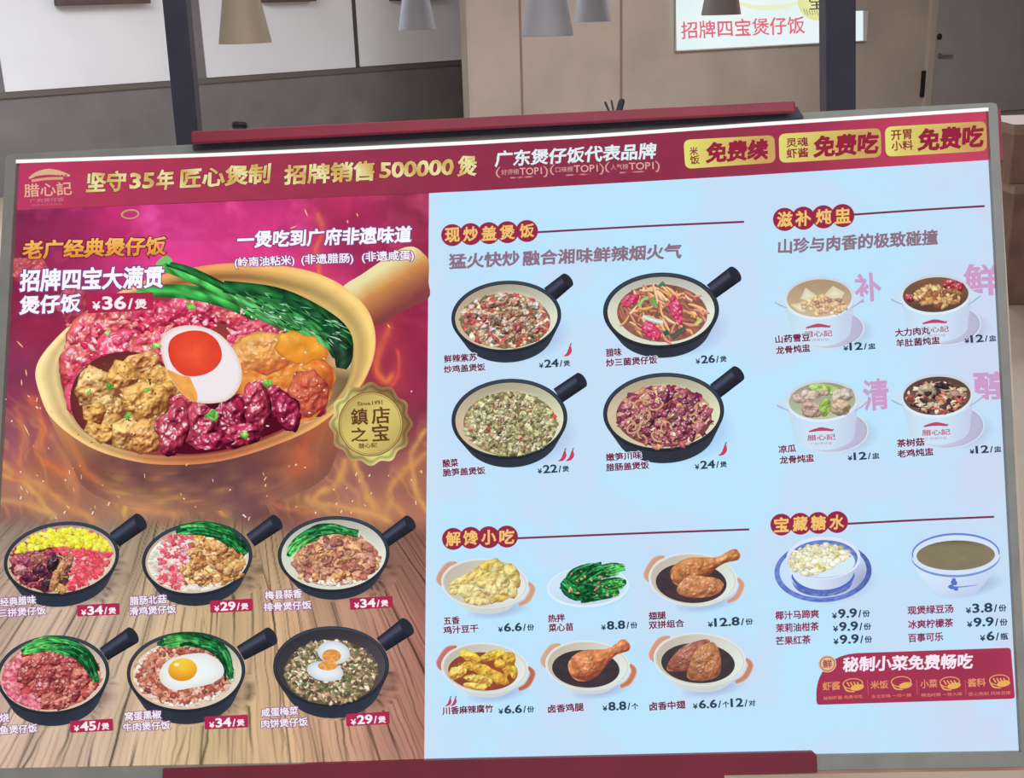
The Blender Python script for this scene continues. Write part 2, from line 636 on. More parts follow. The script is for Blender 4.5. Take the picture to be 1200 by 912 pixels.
ik.build('sign_bowl_picture', sign, 'pale yellow bowl edge')
ik = WallInk(.0605)
ik.fan(ell(958, 2, 23, 22), lambda x, y, r: mixc((238, 236, 170), (226, 228, 160), r[:, None]), 3)
write(ik, '宝', (948, 4), (966, 3), 15, (90, 84, 70), bold=.01, off=.0615)
for q in range(7):
    ik.ribbon([(942 + q * 3, 10 + q % 3), (944 + q * 3, 17 + q % 2)], .8, (150, 146, 100), off=.0615)
ik.build('sign_seal', sign, 'yellow round stamp')

# pendant lamps
def pendant(x0, x1, yb, d, m, lab):
    a = at_depth(x0, yb, d); b = at_depth(x1, yb - (x1 - x0) * .03, d)
    r = np.linalg.norm(b - a) / 2
    c = (a + b) / 2
    root = empty('pendant_lamp', c, lab, 'lamp', 'pendant lamps above the tables')
    h = r * 3.9
    MB().lathe(c, [(r * .97, .002), (r, 0), (r, .004), (r * .30, h), (r * .22, h + .01), (r * .22, h + .04), (.0, h + .04)], 40).build('lamp_shade', m, root, smoothing=False)
    MB().lathe(c + np.array([0, 0, h + .04]), [(.004, 0), (.004, ZC - c[2] - h - .04)], 8).build('cord', M_black, root)
    MB().lathe(c + np.array([0, 0, r * .9]), [(0, -.03), (.02, -.02), (.026, 0), (.02, .02), (.012, .045), (.012, h - r * .9)], 16).build('bulb', M_shade, root)
    return root


pendant(257, 318, 51.5, 4.6, mat('beige_lamp_shade', (158, 143, 128), .55, noise=.03, scale=6), 'beige cone pendant lamp just beside the first black post')
pendant(467, 511, 35.5, 6.3, M_shade, 'small grey cone pendant lamp before the last white wall panel')
pendant(611, 672, 43, 4.7, M_shade, 'large pale cone pendant lamp before the tan wall')
pendant(672, 716, 26, 6.3, M_shade, 'small pale cone pendant lamp partly behind the large pale one')
pendant(822, 868, 18, 6.2, M_shade_dark, 'dark taupe pendant lamp in front of the lit sign')


# two dark posts behind the board
def post(pa, pb, w, lab):
    a, b = at_depth(*pa, 2.6), at_depth(*pb, 2.6)
    d = (b - a) / (b - a)[2]
    lo = a + d * (0 - a[2]); hi = a + d * (ZC - a[2])
    hw = w * 2.6 / FPX / 2
    s = np.array([hw, 0, 0]); t = np.array([0, hw, 0])
    ring = lambda c: [c - s - t, c + s - t, c + s + t, c - s + t]
    root = empty('black_post', lo, lab, 'post', 'dark steel posts behind the menu board')
    MB().prism(ring(lo), ring(hi)).build('shaft', M_post, root, bevel=.004)
    s2, t2 = s * 2.2, t * 2.2
    MB().prism([lo - s2 - t2, lo + s2 - t2, lo + s2 + t2, lo - s2 + t2], [lo - s2 - t2 + (0, 0, .01), lo + s2 - t2 + (0, 0, .01), lo + s2 + t2 + (0, 0, .01), lo - s2 + t2 + (0, 0, .01)]).build('base_plate', M_post, root)


post((207, 0), (222.5, 165), 26, 'dark navy steel post in front of the white wall panels')
post((981, 0), (981.5, 120), 33.5, 'dark navy steel post crossing the end of the lit sign')


# two cartons behind the right end of the board
def carton(x0, yb, yt, d, z0, w, lab):
    p = at_depth(x0, (yb + yt) / 2, d)
    z1 = at_depth(x0, yt, d)[2]
    root = empty('cardboard_box', (p[0] + w / 2, d + .2, z0), lab, 'box', 'cardboard boxes stacked on the floor')
    MB().abox((p[0], d, z0), (p[0] + w, d + .4, z1 - .004)).build('carton_body', M_box, root, bevel=.006)
    MB().abox((p[0] - .004, d - .004, z1 - .05), (p[0] + w + .004, d + .404, z1)).build('lid_flap', M_tape, root, bevel=.003)
    return z1


zt = carton(1184, 330, 216, 5.6, 0.0, .5, 'lower brown cardboard box standing on the floor beside the menu board')
carton(1186, 216, 146, 5.6, zt, .46, 'upper brown cardboard box resting on another cardboard box')

# ------------------------------------------------------------------ display stand (red) and menu board
def slab(quad, off, thick):
    q = np.asarray(quad, float)
    fr = P(q[:, 0], q[:, 1], off)
    return list(fr), list(fr - NB * thick)


BASE = P(590, 905, 0)
down = np.array([BASE[0], BASE[1], 0.0])
board = empty('menu_board', BASE, 'large backlit restaurant menu in a grey frame held between two red rails', 'menu board')
stand = board
mb = MB(); mb.prism(*slab([(232, 162), (930, 126), (846, 915), (188, 927)], -.062, .05)); mb.build('back_plate', M_red, stand)
mb = MB(); mb.prism(*slab(rrect([(223.5, 153.5), (932, 118), (932.5, 131), (224, 168)], 3), .034, .006)); mb.build('top_rail', M_red, stand, label='red rail along the top', bevel=.002)
mb = MB(); mb.prism(*slab([(225, 162), (934, 125), (942, 137.5), (226, 175.5)], .0135, .004)); mb.build('rail_shadow_strip', M_rail_shade, stand, label='painted shadow strip under the top rail')  # dark strip in place of the shadow the rail casts on the frame
mb = MB(); mb.prism(*slab([(228, 157), (928, 121), (928, 129), (228, 165)], .018, .14)); mb.build('rail_shade_bracket', M_rail_shade, stand)  # dark slab carrying the rail, coloured as its shaded underside
mb = MB(); mb.prism(*slab([(191, 901), (500, 891.5), (953, 881.5), (957, 885), (958, 905), (849, 909), (849, 932), (189, 940)], .012, .13)); mb.build('bottom_rail', M_redlow, stand, label='dark red rail along the bottom')
mb = MB(); mb.prism(*slab([(848, 904), (1215, 898), (1215, 902.5), (848, 909)], .008, .06)); mb.build('wood_strip', M_wood, stand, label='brown strip under the frame')
for px in (330, 800):
    t = P(px, 700, -.112); l = np.array([t[0], t[1] + .02, 0.0])
    s_ = np.array([.025, 0, 0]); y_ = np.array([0, .03, 0])
    MB().prism([l - s_, l + s_, l + s_ + y_, l - s_ + y_], [t - s_, t + s_, t + s_ + y_, t - s_ + y_]).build('leg', M_redlow, stand)
    MB().abox((l[0] - .03, l[1] - .3, 0), (l[0] + .03, l[1] + .25, .03)).build('foot', M_redlow, stand, bevel=.004)

# small black sticks standing behind the top rail
for (xa, ya, xb, yb, w, lab) in ((714, 131, 709, 119.5, 2.6, 'thinnest black stick leaning behind the red top rail'),
                                 (719, 131, 716.5, 117.5, 2.2, 'middle black stick of the three behind the red top rail'),
                                 (725.5, 130, 729, 116.5, 7.5, 'thickest black stick poking up behind the red top rail')):
    a = P(xa, ya, -.13); b = P(xb, yb, -.13)
    r = w / FPX * 1.6 / 2
    L = np.linalg.norm(b - a)
    tag(MB().lathe(a, [(r, 0), (r, L * .85), (r * .8, L), (0, L)], 12, b - a).build('black_stick', M_black, None, a), lab, 'stick', 'black sticks behind the top rail')
a = P(281, 151, -.13)
tag(MB().lathe(a, [(.009, 0), (.011, .004), (.010, .008), (0, .010)], 16, UP).build('black_stopper', M_black, None, a), 'small black stopper behind the red top rail of the menu board', 'stopper')

# frame: ring around the sheet
inner = [(19, 187.3), (19, 187.3), (19, 187.3), (250, 179.5), (400, 172.6), (550, 165.3), (700, 156.8), (870, 145), (1000, 136.6), (1158, 126.2), (1158, 126.2), (1158, 126.2),
         (1177.5, 504), (1197, 881.5), (1197, 881.5), (1197, 881.5), (588, 891), (-21, 902.5), (-21, 902.5), (-21, 902.5), (-1, 545)]
outer = [(6.5, 187), (8, 182.5), (13, 180.5), (250, 168), (400, 160.2), (550, 152.3), (700, 144.5), (870, 135.5), (1000, 128.7), (1162, 120.3), (1167.5, 121.5), (1169, 126),
         (1187.5, 504), (1207, 893), (1206, 897), (1201, 899), (588, 909), (-30, 919.5), (-34, 918), (-35, 914), (-13.5, 545)]
inner = np.array(inner); outer = np.array(outer)
fo, fi = P(outer[:, 0], outer[:, 1], .009), P(inner[:, 0], inner[:, 1], .009)
bo, bi = fo - NB * .055, fi - NB * .012
n = len(fo); v = list(fo) + list(fi) + list(bo) + list(bi); f = []
for i in range(n):
    j = (i + 1) % n
    f += [(i, j, n + j, n + i), (2 * n + i, 2 * n + j, j, i), (n + i, n + j, 3 * n + j, 3 * n + i)]
f.append(tuple(range(2 * n, 3 * n)))
mesh_obj('frame', v, f, M_frame, board, label='grey metal frame')
mb = MB(); mb.prism(*slab([(20, 188), (1172, 186), (1212.5, 895), (-28, 914)], -.0475, .012)); mb.build('rear_panel', M_rear, board, label='cream rear panel showing at the edge')
mb = MB(); mb.prism(*slab([(1150, 127), (1172.5, 127), (1176, 187.5), (1152, 187.5)], -.0476, .012)); mb.build('corner_plate', M_red, board, label='red plate behind the corner')

TOPL = np.array([(18.7, 190.8), (250, 183), (400, 176.2), (550, 169), (700, 160.5), (870, 148.5), (1000, 140), (1158.3, 129.6)])
BOTL = np.array([(15.5, 246.5), (250, 236.3), (400, 230.5), (550, 224.2), (700, 215.8), (870, 206), (1000, 197.8), (1161.4, 187.4)])
up_ = TOPL - np.array([0, 5.0])


def resamp(p, n):
    t = np.linspace(0, len(p) - 1, n)
    return np.stack([np.interp(t, np.arange(len(p)), p[:, 0]), np.interp(t, np.arange(len(p)), p[:, 1])], 1)


ik = Ink(.0092); ik.ring(resamp(TOPL - np.array([0, 3.6]), 40), resamp(TOPL + np.array([0, .6]), 40), (255, 255, 255), 1, closed=False); ik.build('light_strip', board, 'glowing white edge of the light box')
HX = [0, 120, 300, 480, 620, 800, 950, 1080, 1200]
HC = np.array([(190, 62, 104), (182, 60, 92), (164, 58, 84), (150, 54, 80), (142, 52, 76), (144, 52, 76), (160, 56, 82), (196, 70, 98), (200, 72, 100)], float)


def head_col(x, y, r=None):
    c = np.stack([np.interp(x, HX, HC[:, k]) for k in range(3)], 1)
    return c * (1 + .05 * (vnoise(x / 14, y / 9, 2) - .5))[:, None]


ik = Ink(.0003); ik.ring(resamp(TOPL, 160), resamp(BOTL, 160), head_col, 12, closed=False)
header = ik.build('header_banner', board, 'crimson banner along the top of the menu')

# white menu sheet
def sheet_col(x, y):
    base = np.tile(np.array([190, 229, 254.]), (len(x), 1))
    m = np.clip((fbm(x / 95, y / 80, 11) - .5) * 5, 0, 1)
    m = np.maximum(m * .7, np.clip((x - 1010) / 130, 0, 1) * np.clip(fbm(x / 55, y / 55, 21) * 2.6 - .5, 0, 1) * 1.3)
    st = .5 + .5 * np.sin((x * .55 + y * .8) * 1.25 + 4 * fbm(x / 60, y / 60, 5))
    base = mixc(base, np.array([212, 214, 236.]), (m * (.3 + .5 * st))[:, None])
    edge = np.clip(1 - (x - 503) / 22, 0, 1)
    return mixc(base, np.array([206, 228, 246.]), (edge * .5)[:, None])


ik = Ink(.0002); ik.grid((502.8, 226.5), (1161.3, 187.4), (1196.8, 881.6), (497, 892), 330, 340, sheet_col)
sheet = ik.build('menu_sheet', board, 'pale blue-white printed half of the menu')

# ---- the picture half of the sheet
CP = np.array([(30, 260, 140, 46, 84), (85, 262, 152, 46, 92), (130, 268, 196, 52, 116), (200, 262, 214, 62, 134), (290, 255, 205, 58, 124), (340, 280, 206, 58, 128), (400, 250, 172, 48, 92), (480, 240, 134, 44, 72), (490, 290, 146, 46, 78),
               (200, 310, 222, 66, 142), (350, 315, 205, 58, 122), (385, 330, 192, 54, 110), (30, 330, 138, 40, 68), (60, 380, 140, 40, 72), (20, 450, 122, 48, 82), (15, 520, 132, 72, 98), (60, 560, 168, 108, 92),
               (480, 345, 160, 42, 78), (470, 400, 166, 46, 80), (480, 450, 150, 46, 78), (470, 500, 138, 58, 78), (490, 560, 160, 100, 90), (430, 560, 138, 82, 96), (260, 580, 128, 88, 90), (330, 590, 124, 82, 86), (380, 585, 150, 100, 92),
               (150, 585, 158, 116, 100), (25, 585, 152, 104, 102), (90, 600, 150, 108, 102), (220, 600, 136, 98, 92), (430, 600, 168, 116, 98)], float)


def poster_base(x, y):
    w = 0; s = 0
    for px, py, r, g, b in CP:
        k = 1.0 / ((x - px) ** 2 + (y - py) ** 2 + 300.0) ** 1.6
        s = s + k[:, None] * np.array([r, g, b]); w = w + k
    c = s / w[:, None]
    sm = fbm(x / 60 + 2 * fbm(x / 90, y / 90, 31), y / 55, 33)
    c = c * (1 + .5 * (sm - .5))[:, None]
    wi = np.clip((fbm(x / 34 + 2.5 * fbm(x / 60, y / 60, 35), y / 30, 37, 5) - .52) * 3.2, 0, 1) * np.clip((430 - y) / 120, 0, 1)
    return mixc(c, np.minimum(c * 1.25 + 26, 255), (wi * .6)[:, None])


FLAMES = [([(0, 542), (30, 560), (75, 588), (115, 612)], 5, (226, 160, 92)), ([(0, 556), (28, 566), (62, 606)], 3.5, (232, 176, 96)), ([(38, 470), (50, 500), (46, 535), (75, 553), (98, 554)], 5, (224, 112, 64)),
          ([(95, 500), (101, 525), (97, 548), (117, 568)], 4.5, (222, 112, 60)), ([(0, 586), (30, 592), (64, 606)], 4, (226, 170, 110)), ([(136, 555), (146, 585), (146, 610)], 3, (226, 180, 84)), ([(190, 556), (187, 585), (206, 608)], 4, (220, 160, 90)),
          ([(110, 560), (150, 588), (200, 604)], 5, (206, 140, 100)), ([(258, 575), (252, 590), (262, 606)], 3, (220, 160, 90)), ([(403, 540), (396, 566), (372, 580), (378, 592), (430, 600), (462, 614)], 4.5, (228, 168, 92)),
          ([(414, 543), (424, 566), (440, 596)], 4.5, (220, 164, 90)), ([(500, 506), (484, 524), (482, 548), (490, 580), (502, 600)], 3.5, (226, 172, 96)), ([(500, 530), (470, 556), (455, 582), (474, 604)], 4, (216, 150, 86)),
          ([(454, 384), (446, 402), (440, 432), (450, 448), (459, 440)], 5, (236, 116, 76)), ([(466, 412), (468, 436), (458, 452)], 2.5, (226, 90, 80)), ([(371, 252), (376, 275), (369, 300), (378, 326)], 3.5, (232, 118, 84)),
          ([(20, 480), (28, 520), (20, 560)], 5, (200, 110, 90)), ([(60, 510), (85, 560), (88, 600)], 5, (196, 130, 96)), ([(345, 560), (352, 540), (356, 520)], 6, (210, 96, 64)), ([(360, 585), (400, 610), (440, 622)], 5, (206, 150, 100)),
          ([(300, 562), (322, 590), (360, 600)], 4, (200, 120, 80)), ([(178, 552), (200, 580), (240, 590)], 3.5, (210, 140, 84))]


def seg_dist(x, y, path):
    p = smooth(path, 6, False)
    best = np.full(len(x), 1e9)
    for a, b in zip(p[:-1], p[1:]):
        d = b - a
        t = np.clip(((x - a[0]) * d[0] + (y - a[1]) * d[1]) / (d @ d + 1e-9), 0, 1)
        best = np.minimum(best, np.hypot(x - a[0] - t * d[0], y - a[1] - t * d[1]))
    return best


def fire(x, y, c, amount=1.0):
    wx = x + 9 * (fbm(x / 18, y / 18, 41) - .5); wy = y + 9 * (fbm(x / 18, y / 18, 43) - .5)
    for path, w, col in FLAMES:
        d = seg_dist(wx, wy, path)
        fl = .45 + 1.1 * vnoise(x / 13, y / 13, 47)
        m = np.exp(-(d / (w * .9)) ** 2) * .50 * fl + .24 * np.exp(-d / (w * 3.4))
        c = mixc(c, np.array(col, float), np.clip(m * amount, 0, 1)[:, None])
    rid = 1 - np.abs(2 * fbm((x - .5 * y) / 24 + 2.2 * fbm(x / 46, y / 46, 51), (y + .4 * x) / 80, 53, 4) - 1)
    zone = np.clip((y - 520) / 40, 0, 1) * np.clip((618 - y) / 20, 0, 1)
    zone = np.maximum(zone, np.clip((110 - x) / 60, 0, 1) * np.clip((y - 440) / 60, 0, 1) * np.clip((618 - y) / 20, 0, 1))
    zone = np.maximum(zone, np.clip((x - 440) / 30, 0, 1) * np.clip((y - 480) / 50, 0, 1) * np.clip((618 - y) / 20, 0, 1))
    m = np.clip((rid - .8) * 5, 0, 1) * zone * .34 * amount
    return mixc(c, np.array([226, 164, 100.]), m[:, None])


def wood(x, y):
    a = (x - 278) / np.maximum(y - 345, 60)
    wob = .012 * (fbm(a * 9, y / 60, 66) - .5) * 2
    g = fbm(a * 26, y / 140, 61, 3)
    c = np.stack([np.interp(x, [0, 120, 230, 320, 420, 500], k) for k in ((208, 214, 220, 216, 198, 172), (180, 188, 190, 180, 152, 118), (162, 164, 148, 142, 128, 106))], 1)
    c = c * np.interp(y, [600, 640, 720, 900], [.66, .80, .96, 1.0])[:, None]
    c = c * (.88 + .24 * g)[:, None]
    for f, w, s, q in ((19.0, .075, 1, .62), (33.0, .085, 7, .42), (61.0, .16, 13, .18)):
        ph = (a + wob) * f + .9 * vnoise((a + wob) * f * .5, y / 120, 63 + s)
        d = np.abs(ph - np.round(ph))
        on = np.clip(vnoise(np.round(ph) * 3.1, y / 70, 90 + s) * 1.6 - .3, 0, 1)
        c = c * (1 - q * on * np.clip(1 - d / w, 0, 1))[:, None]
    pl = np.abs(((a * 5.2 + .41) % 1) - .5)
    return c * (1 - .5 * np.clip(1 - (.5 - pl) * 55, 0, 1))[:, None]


def poster_col(x, y):
    c = fire(x, y, poster_base(x, y))
    t = np.clip((y - 600 - 16 * (fbm(x / 45, x / 70, 71) - .5) * 2) / 26, 0, 1)
    t = t * t * (3 - 2 * t)
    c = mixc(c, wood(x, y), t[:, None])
    bot = np.clip((y - (900 - x * .016)) / 4, 0, 1)
    return mixc(c, np.array([120, 88, 78.]), (bot * .6)[:, None])


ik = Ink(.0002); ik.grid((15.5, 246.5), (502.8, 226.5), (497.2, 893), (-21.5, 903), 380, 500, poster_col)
poster = ik.build('poster_picture', board, 'crimson photo backdrop with flames above a wooden table')
rng = random.Random(4)
ik = Ink(.0006)
for k in range(70):
    x = rng.choice([rng.uniform(5, 120), rng.uniform(120, 360), rng.uniform(360, 500)]); y = rng.uniform(540, 606) if 60 < x < 440 else rng.uniform(450, 600)
    a = rng.uniform(.6, 2.4); L = rng.uniform(1.5, 5)
    ik.ribbon([(x, y), (x + L * math.cos(a), y + L * math.sin(a))], rng.uniform(.6, 1.6), rng.choice([(250, 215, 160), (240, 180, 120), (245, 235, 220)]), off=.0026)
for (x, y, a, L) in ((20, 400, .8, 10), (28, 498, 1.1, 14), (30, 433, 1.4, 8), (25, 445, 1.5, 7), (357, 245, 1.2, 9), (340, 268, -.4, 8), (418, 250, 1.2, 4), (407, 258, 1.4, 4), (454, 380, 1, 5), (356, 548, 0, 3)):
    ik.ribbon([(x, y), (x + L * math.cos(a), y + L * math.sin(a))], [.6, 1.8, .5], (240, 190, 140), off=.0026)
ik.build('spark_print', poster, 'glowing sparks')

# ---------------------------------------------------------------- printed dishes
GREENS = [(38, 128, 62), (52, 150, 70), (30, 104, 54), (70, 170, 80), (88, 190, 96)]


def leafy(ik, path, w, col, off, tip=.55):
    c0 = np.asarray(col, float)
    ik.ribbon(path, [w * .7, w, w, w * tip], lambda x, y, u, v: np.clip(c0[None] * (1.16 - .5 * np.abs(v) - .2 * u + .9 * (vnoise(x / 2.0, y / 2.0, 5) - .45))[:, None] + (26 * np.clip(vnoise(x / 1.6, y / 1.6, 15) - .72, 0, 1) * 4)[:, None], 0, 255), 5, off)


def green_heap(ik, curve, width, n, off, rng, light=.3):
    """a bundle of cooked stems and leaves along a curve, pale stems at its start"""
    p = smooth(curve, 10, False); m = len(p)
    t = np.gradient(p, axis=0); t /= np.linalg.norm(t, axis=1)[:, None]; nn = np.stack([-t[:, 1], t[:, 0]], 1)
    ik.ribbon(curve, [width * .25, width * .95, width * 1.05, width * .9, width * .2], lambda x, y, u, v: np.array([26, 84, 50.])[None] * (.8 + .5 * vnoise(x / 3, y / 3, 2))[:, None], 7, off)
    for k in range(n):
        s = rng.random() ** .8; L = rng.uniform(.22, .42)
        i0 = int(s * (m - 1) * .75); i1 = min(m - 1, i0 + int(L * m)); im = (i0 + i1) // 2
        o0 = rng.uniform(-.44, .44) * width * math.sin(math.pi * (.18 + .7 * s)); o1 = o0 + rng.uniform(-2, 2); o2 = o1 + rng.uniform(-3, 3)
        c = rng.choice([(92, 196, 98), (70, 176, 84), (116, 206, 110)]) if s < light else rng.choice([(34, 120, 62), (48, 146, 76), (28, 96, 54), (64, 164, 92), (22, 78, 46)])
        leafy(ik, [p[i0] + nn[i0] * o0, p[im] + nn[im] * o1, p[i1] + nn[i1] * o2], rng.uniform(2.2, 4.4), c, off + .00002 + k * .000006)


def pan(name, label, c, rx, ry, rot, bot, handle, inside, body=(38, 42, 52), rim=(46, 52, 62), thick=4.2, food_r=.86, gap=1.08, parent=None):
    """a black round claypot seen from above: body, rim, inside wall, handle"""
    cx, cy = c
    ou = ell(cx, cy, rx, ry, rot, 72)
    bt = ell(cx + 2, bot - ry * .80, rx * .82, ry * .80, rot, 72)
    hb = np.array(body, float)
    sh = Ink(.0008)
    shadow = hull(np.concatenate([bt + (5, 3), bt + (rx * .35, -1)]))
    blend = wood if cx < 500 else sheet_col
    sh.fan(shadow, lambda x, y, r: mixc(blend(x, y) * np.array([.62, .60, .68] if cx < 500 else [.80, .79, .9]), blend(x, y), np.clip(r, 0, 1)[:, None] ** 1.5), 8)
    root = Ink(.0012)
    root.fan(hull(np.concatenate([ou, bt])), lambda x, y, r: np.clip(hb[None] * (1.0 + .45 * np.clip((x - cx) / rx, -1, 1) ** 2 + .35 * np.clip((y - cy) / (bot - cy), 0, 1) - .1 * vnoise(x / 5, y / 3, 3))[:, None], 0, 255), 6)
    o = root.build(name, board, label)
    sh.build('shadow_print', o)
    h0, h1, t0, t1 = [np.array(q, float) for q in handle]
    hk = Ink(.0014)
    mid0, mid1 = (h0 + h1) / 2, (t0 + t1) / 2
    w0, w1 = np.linalg.norm(h1 - h0), np.linalg.norm(t1 - t0)
    ax = (mid1 - mid0) / np.linalg.norm(mid1 - mid0)
    hk.ribbon([mid0 - ax * 2, mid0 + (mid1 - mid0) * .5, mid1], [w0, (w0 + w1) / 2, w1], lambda x, y, u, v: np.clip(np.array([44, 46, 58.])[None] * (1 + .8 * np.exp(-((v + .35) / .28) ** 2) - .3 * np.clip(v, 0, 1))[:, None], 0, 255), 9)
    an = math.atan2(ax[1], ax[0])
    hk.fan(ell(mid1[0], mid1[1], w1 * .26, w1 * .5, an, 24), (44, 46, 58), 1, .0015)
    hk.build('pan_handle', o, 'black tubular handle')
    rk = Ink(.0016)
    inn = ell(cx, cy + .6, rx - thick, ry - thick * .86, rot, 72)
    rk.ring(ou, inn, lambda x, y, r: np.clip(np.array(rim, float)[None] * (.72 + .5 * np.sin(np.clip(r, 0, 1) * math.pi) + .25 * np.clip((cy - y) / ry, -1, 1))[:, None], 0, 255), 4)
    rk.build('pan_rim', o)
    wk = Ink(.0018)
    ci, cj = [np.array(q, float) for q in inside]
    wk.fan(inn, lambda x, y, r: mixc(ci, cj, np.clip((x - cx + rx) / (2 * rx), 0, 1)[:, None]) * (1 - .22 * np.clip((cy - y) / ry, 0, 1) * (r > .8))[:, None], 6)
    wk.build('pan_inside', o, 'pale glazed inside')
    return o


def in_ell(x, y, e):
    cx, cy, rx, ry, rot = e
    c, s = math.cos(-rot), math.sin(-rot)
    dx, dy = x - cx, y - cy
    return ((c * dx - s * dy) / rx) ** 2 + ((s * dx + c * dy) / ry) ** 2


def heap(parent, name, e, n, size, pal, seed, off=.0021, label=None, base=None, test=None, hi=1.16, lo=.62, jag=.42):
    """hundreds of small printed morsels filling an ellipse: pal(x, y, rng) -> rgb, size factor, aspect, angle"""
    rng = random.Random(seed)
    ik = Ink(off)
    if base is not None:
        bc = np.asarray(base, float)
        ik.fan(ell(*e[:4], e[4], 48), lambda x, y, r: bc[None] * (.8 + .4 * vnoise(x / 3, y / 3, seed))[:, None], 8, off - .0001)
    pts = []
    while len(pts) < n:
        x = rng.uniform(e[0] - e[2] * 1.1, e[0] + e[2] * 1.1); y = rng.uniform(e[1] - e[3] * 1.2, e[1] + e[3] * 1.2)
        if in_ell(x, y, e) > .94 or (test and not test(x, y)):
            continue
        pts.append((y + rng.uniform(-4, 4), x, y))
    pts.sort()
    for i, (_, x, y) in enumerate(pts):
        r = pal(x, y, rng)
        if np.isscalar(r[0]): r = (r,)
        c, s, asp, ang = (list(r) + [1, 1, None][len(r) - 1:])[:4]
        j = rng.uniform(.86, 1.12)
        ik.chunk(x, y, size * s * rng.uniform(.75, 1.25), np.clip(np.asarray(c, float) * j, 0, 255), rng, asp, ang, off + .0012 / n * i, hi=hi, lo=lo, jag=jag)
    return ik.build(name, parent, label)


def speckle(parent, name, e, n, cols, seed, size=1.0, off=.0042, label=None):
    rng = random.Random(seed); ik = Ink(off); i = 0
    while i < n:
        x = rng.uniform(e[0] - e[2], e[0] + e[2]); y = rng.uniform(e[1] - e[3], e[1] + e[3])
        if in_ell(x, y, e) > .85: continue
        ik.chunk(x, y, size * rng.uniform(.6, 1.3), rng.choice(cols), rng, rng.uniform(1, 1.8), None, off + i * .000002, n=6); i += 1
    return ik.build(name, parent, label)


def names(parent, lines, left, h=10.5):
    kw = dict(col=(246, 240, 250), bold=.022, halo=(150, 96, 140), halo_w=.10, stroke=.4) if left else dict(col=(112, 40, 70), bold=.030, halo=(214, 232, 252), halo_w=.10, stroke=.4)
    text_obj('dish_name', parent, [(s, a, b, h) for s, a, b in lines], 'dish name in small brush lettering', off=.0062, **kw)


def price_line(ik, num, unit, a, b, h, col, off=.0064, bold=.03):
    """currency sign small, digits large, slash and unit small - between pixel a and b"""
    parts = [('¥', .62), (num, 1.0), ('/', .8)] + [(unit, .74)]
    if isinstance(num, (list, tuple)):
        parts = num
    wid = []
    for s, k in parts:
        v, _ = glyph(s, bold); d = v.max(0) - v.min(0)
        wid.append(d[0] / d[1] * k * (1.22 if s[0].isdigit() else 1.0) if s != '/' else .34)
    gap = .10
    tot = sum(wid) + gap * (len(parts) - 1)
    a = np.array(a, float); b = np.array(b, float); d = b - a
    nrm = np.array([d[1], -d[0]]) / np.linalg.norm(d)
    x = 0
    for (s, k), w in zip(parts, wid):
        p = a + d * (x / tot) - nrm * h * (1 - k) * .5; q = a + d * ((x + w) / tot) - nrm * h * (1 - k) * .5
        write(ik, s, p, q, h * k, col, bold=bold, off=off)
        x += w + gap


def price_tag(parent, quad, num, unit, a, b, h):
    ik = Ink(.0056); ik.fan(rrect(quad, 1.6), lambda x, y, r: np.array([178, 44, 82.])[None] * (1 + .1 * (vnoise(x / 9, y / 6, 1) - .5))[:, None], 3)
    ik.build('price_tag', parent, 'crimson price tag')
    ik = Ink(); price_line(ik, num, unit, a, b, h, (250, 240, 246)); ik.build('price', parent, 'white price lettering')


def price_plain(parent, num, unit, a, b, h):
    ik = Ink(); price_line(ik, num, unit, a, b, h, (46, 66, 84)); ik.build('price', parent, 'dark price lettering')


def chili(parent, spots):
    ik = Ink(.006)
    for x, y, s in spots:
        ik.ribbon([(x + 3 * s, y - 6 * s), (x + 2.6 * s, y), (x, y + 4.5 * s), (x - 5 * s, y + 7 * s)], [1.5 * s, 5 * s, 4 * s, .5], lambda px, py, u, v: np.array([206, 62, 84.])[None] * (1.1 - .3 * np.abs(v))[:, None], 5)
        ik.ribbon([(x + 3 * s, y - 6 * s), (x + 4.4 * s, y - 9 * s)], 1.2, (120, 70, 70), 2)
    ik.build('chili_mark', parent, 'red chili mark for spiciness')

# ---------------------------------------------------------------- the big claypot
POT_O = smooth([(42, 432), (46, 460), (62, 492), (105, 524), (158, 541), (210, 545), (262, 540), (320, 523), (372, 499), (415, 462), (435, 428), (440, 394), (430, 362), (404, 337), (378, 323), (346, 314), (299, 309), (250, 310), (190, 322), (140, 342), (95, 370), (58, 405)], 6)
POT_I = smooth([(71, 430), (73, 455), (88, 492), (112, 514), (158, 530), (205, 534), (260, 530), (305, 517), (347, 498), (380, 481), (404, 454), (411, 428), (409, 400), (392, 377), (372, 362), (346, 350), (299, 338), (250, 336), (190, 346), (140, 362), (105, 382), (80, 405)], 6)
pot_bottom = ell(240, 548, 150, 52, -.05, 48)


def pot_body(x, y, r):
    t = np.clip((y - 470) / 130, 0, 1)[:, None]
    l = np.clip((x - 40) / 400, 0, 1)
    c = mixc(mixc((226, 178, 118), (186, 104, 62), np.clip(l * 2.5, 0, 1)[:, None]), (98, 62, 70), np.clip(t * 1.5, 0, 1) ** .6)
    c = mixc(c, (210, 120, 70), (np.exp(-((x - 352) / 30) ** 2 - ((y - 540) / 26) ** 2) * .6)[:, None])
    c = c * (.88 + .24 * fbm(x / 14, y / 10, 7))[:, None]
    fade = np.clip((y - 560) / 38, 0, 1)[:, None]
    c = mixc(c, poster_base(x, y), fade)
    return fire(x, y, c, .75)


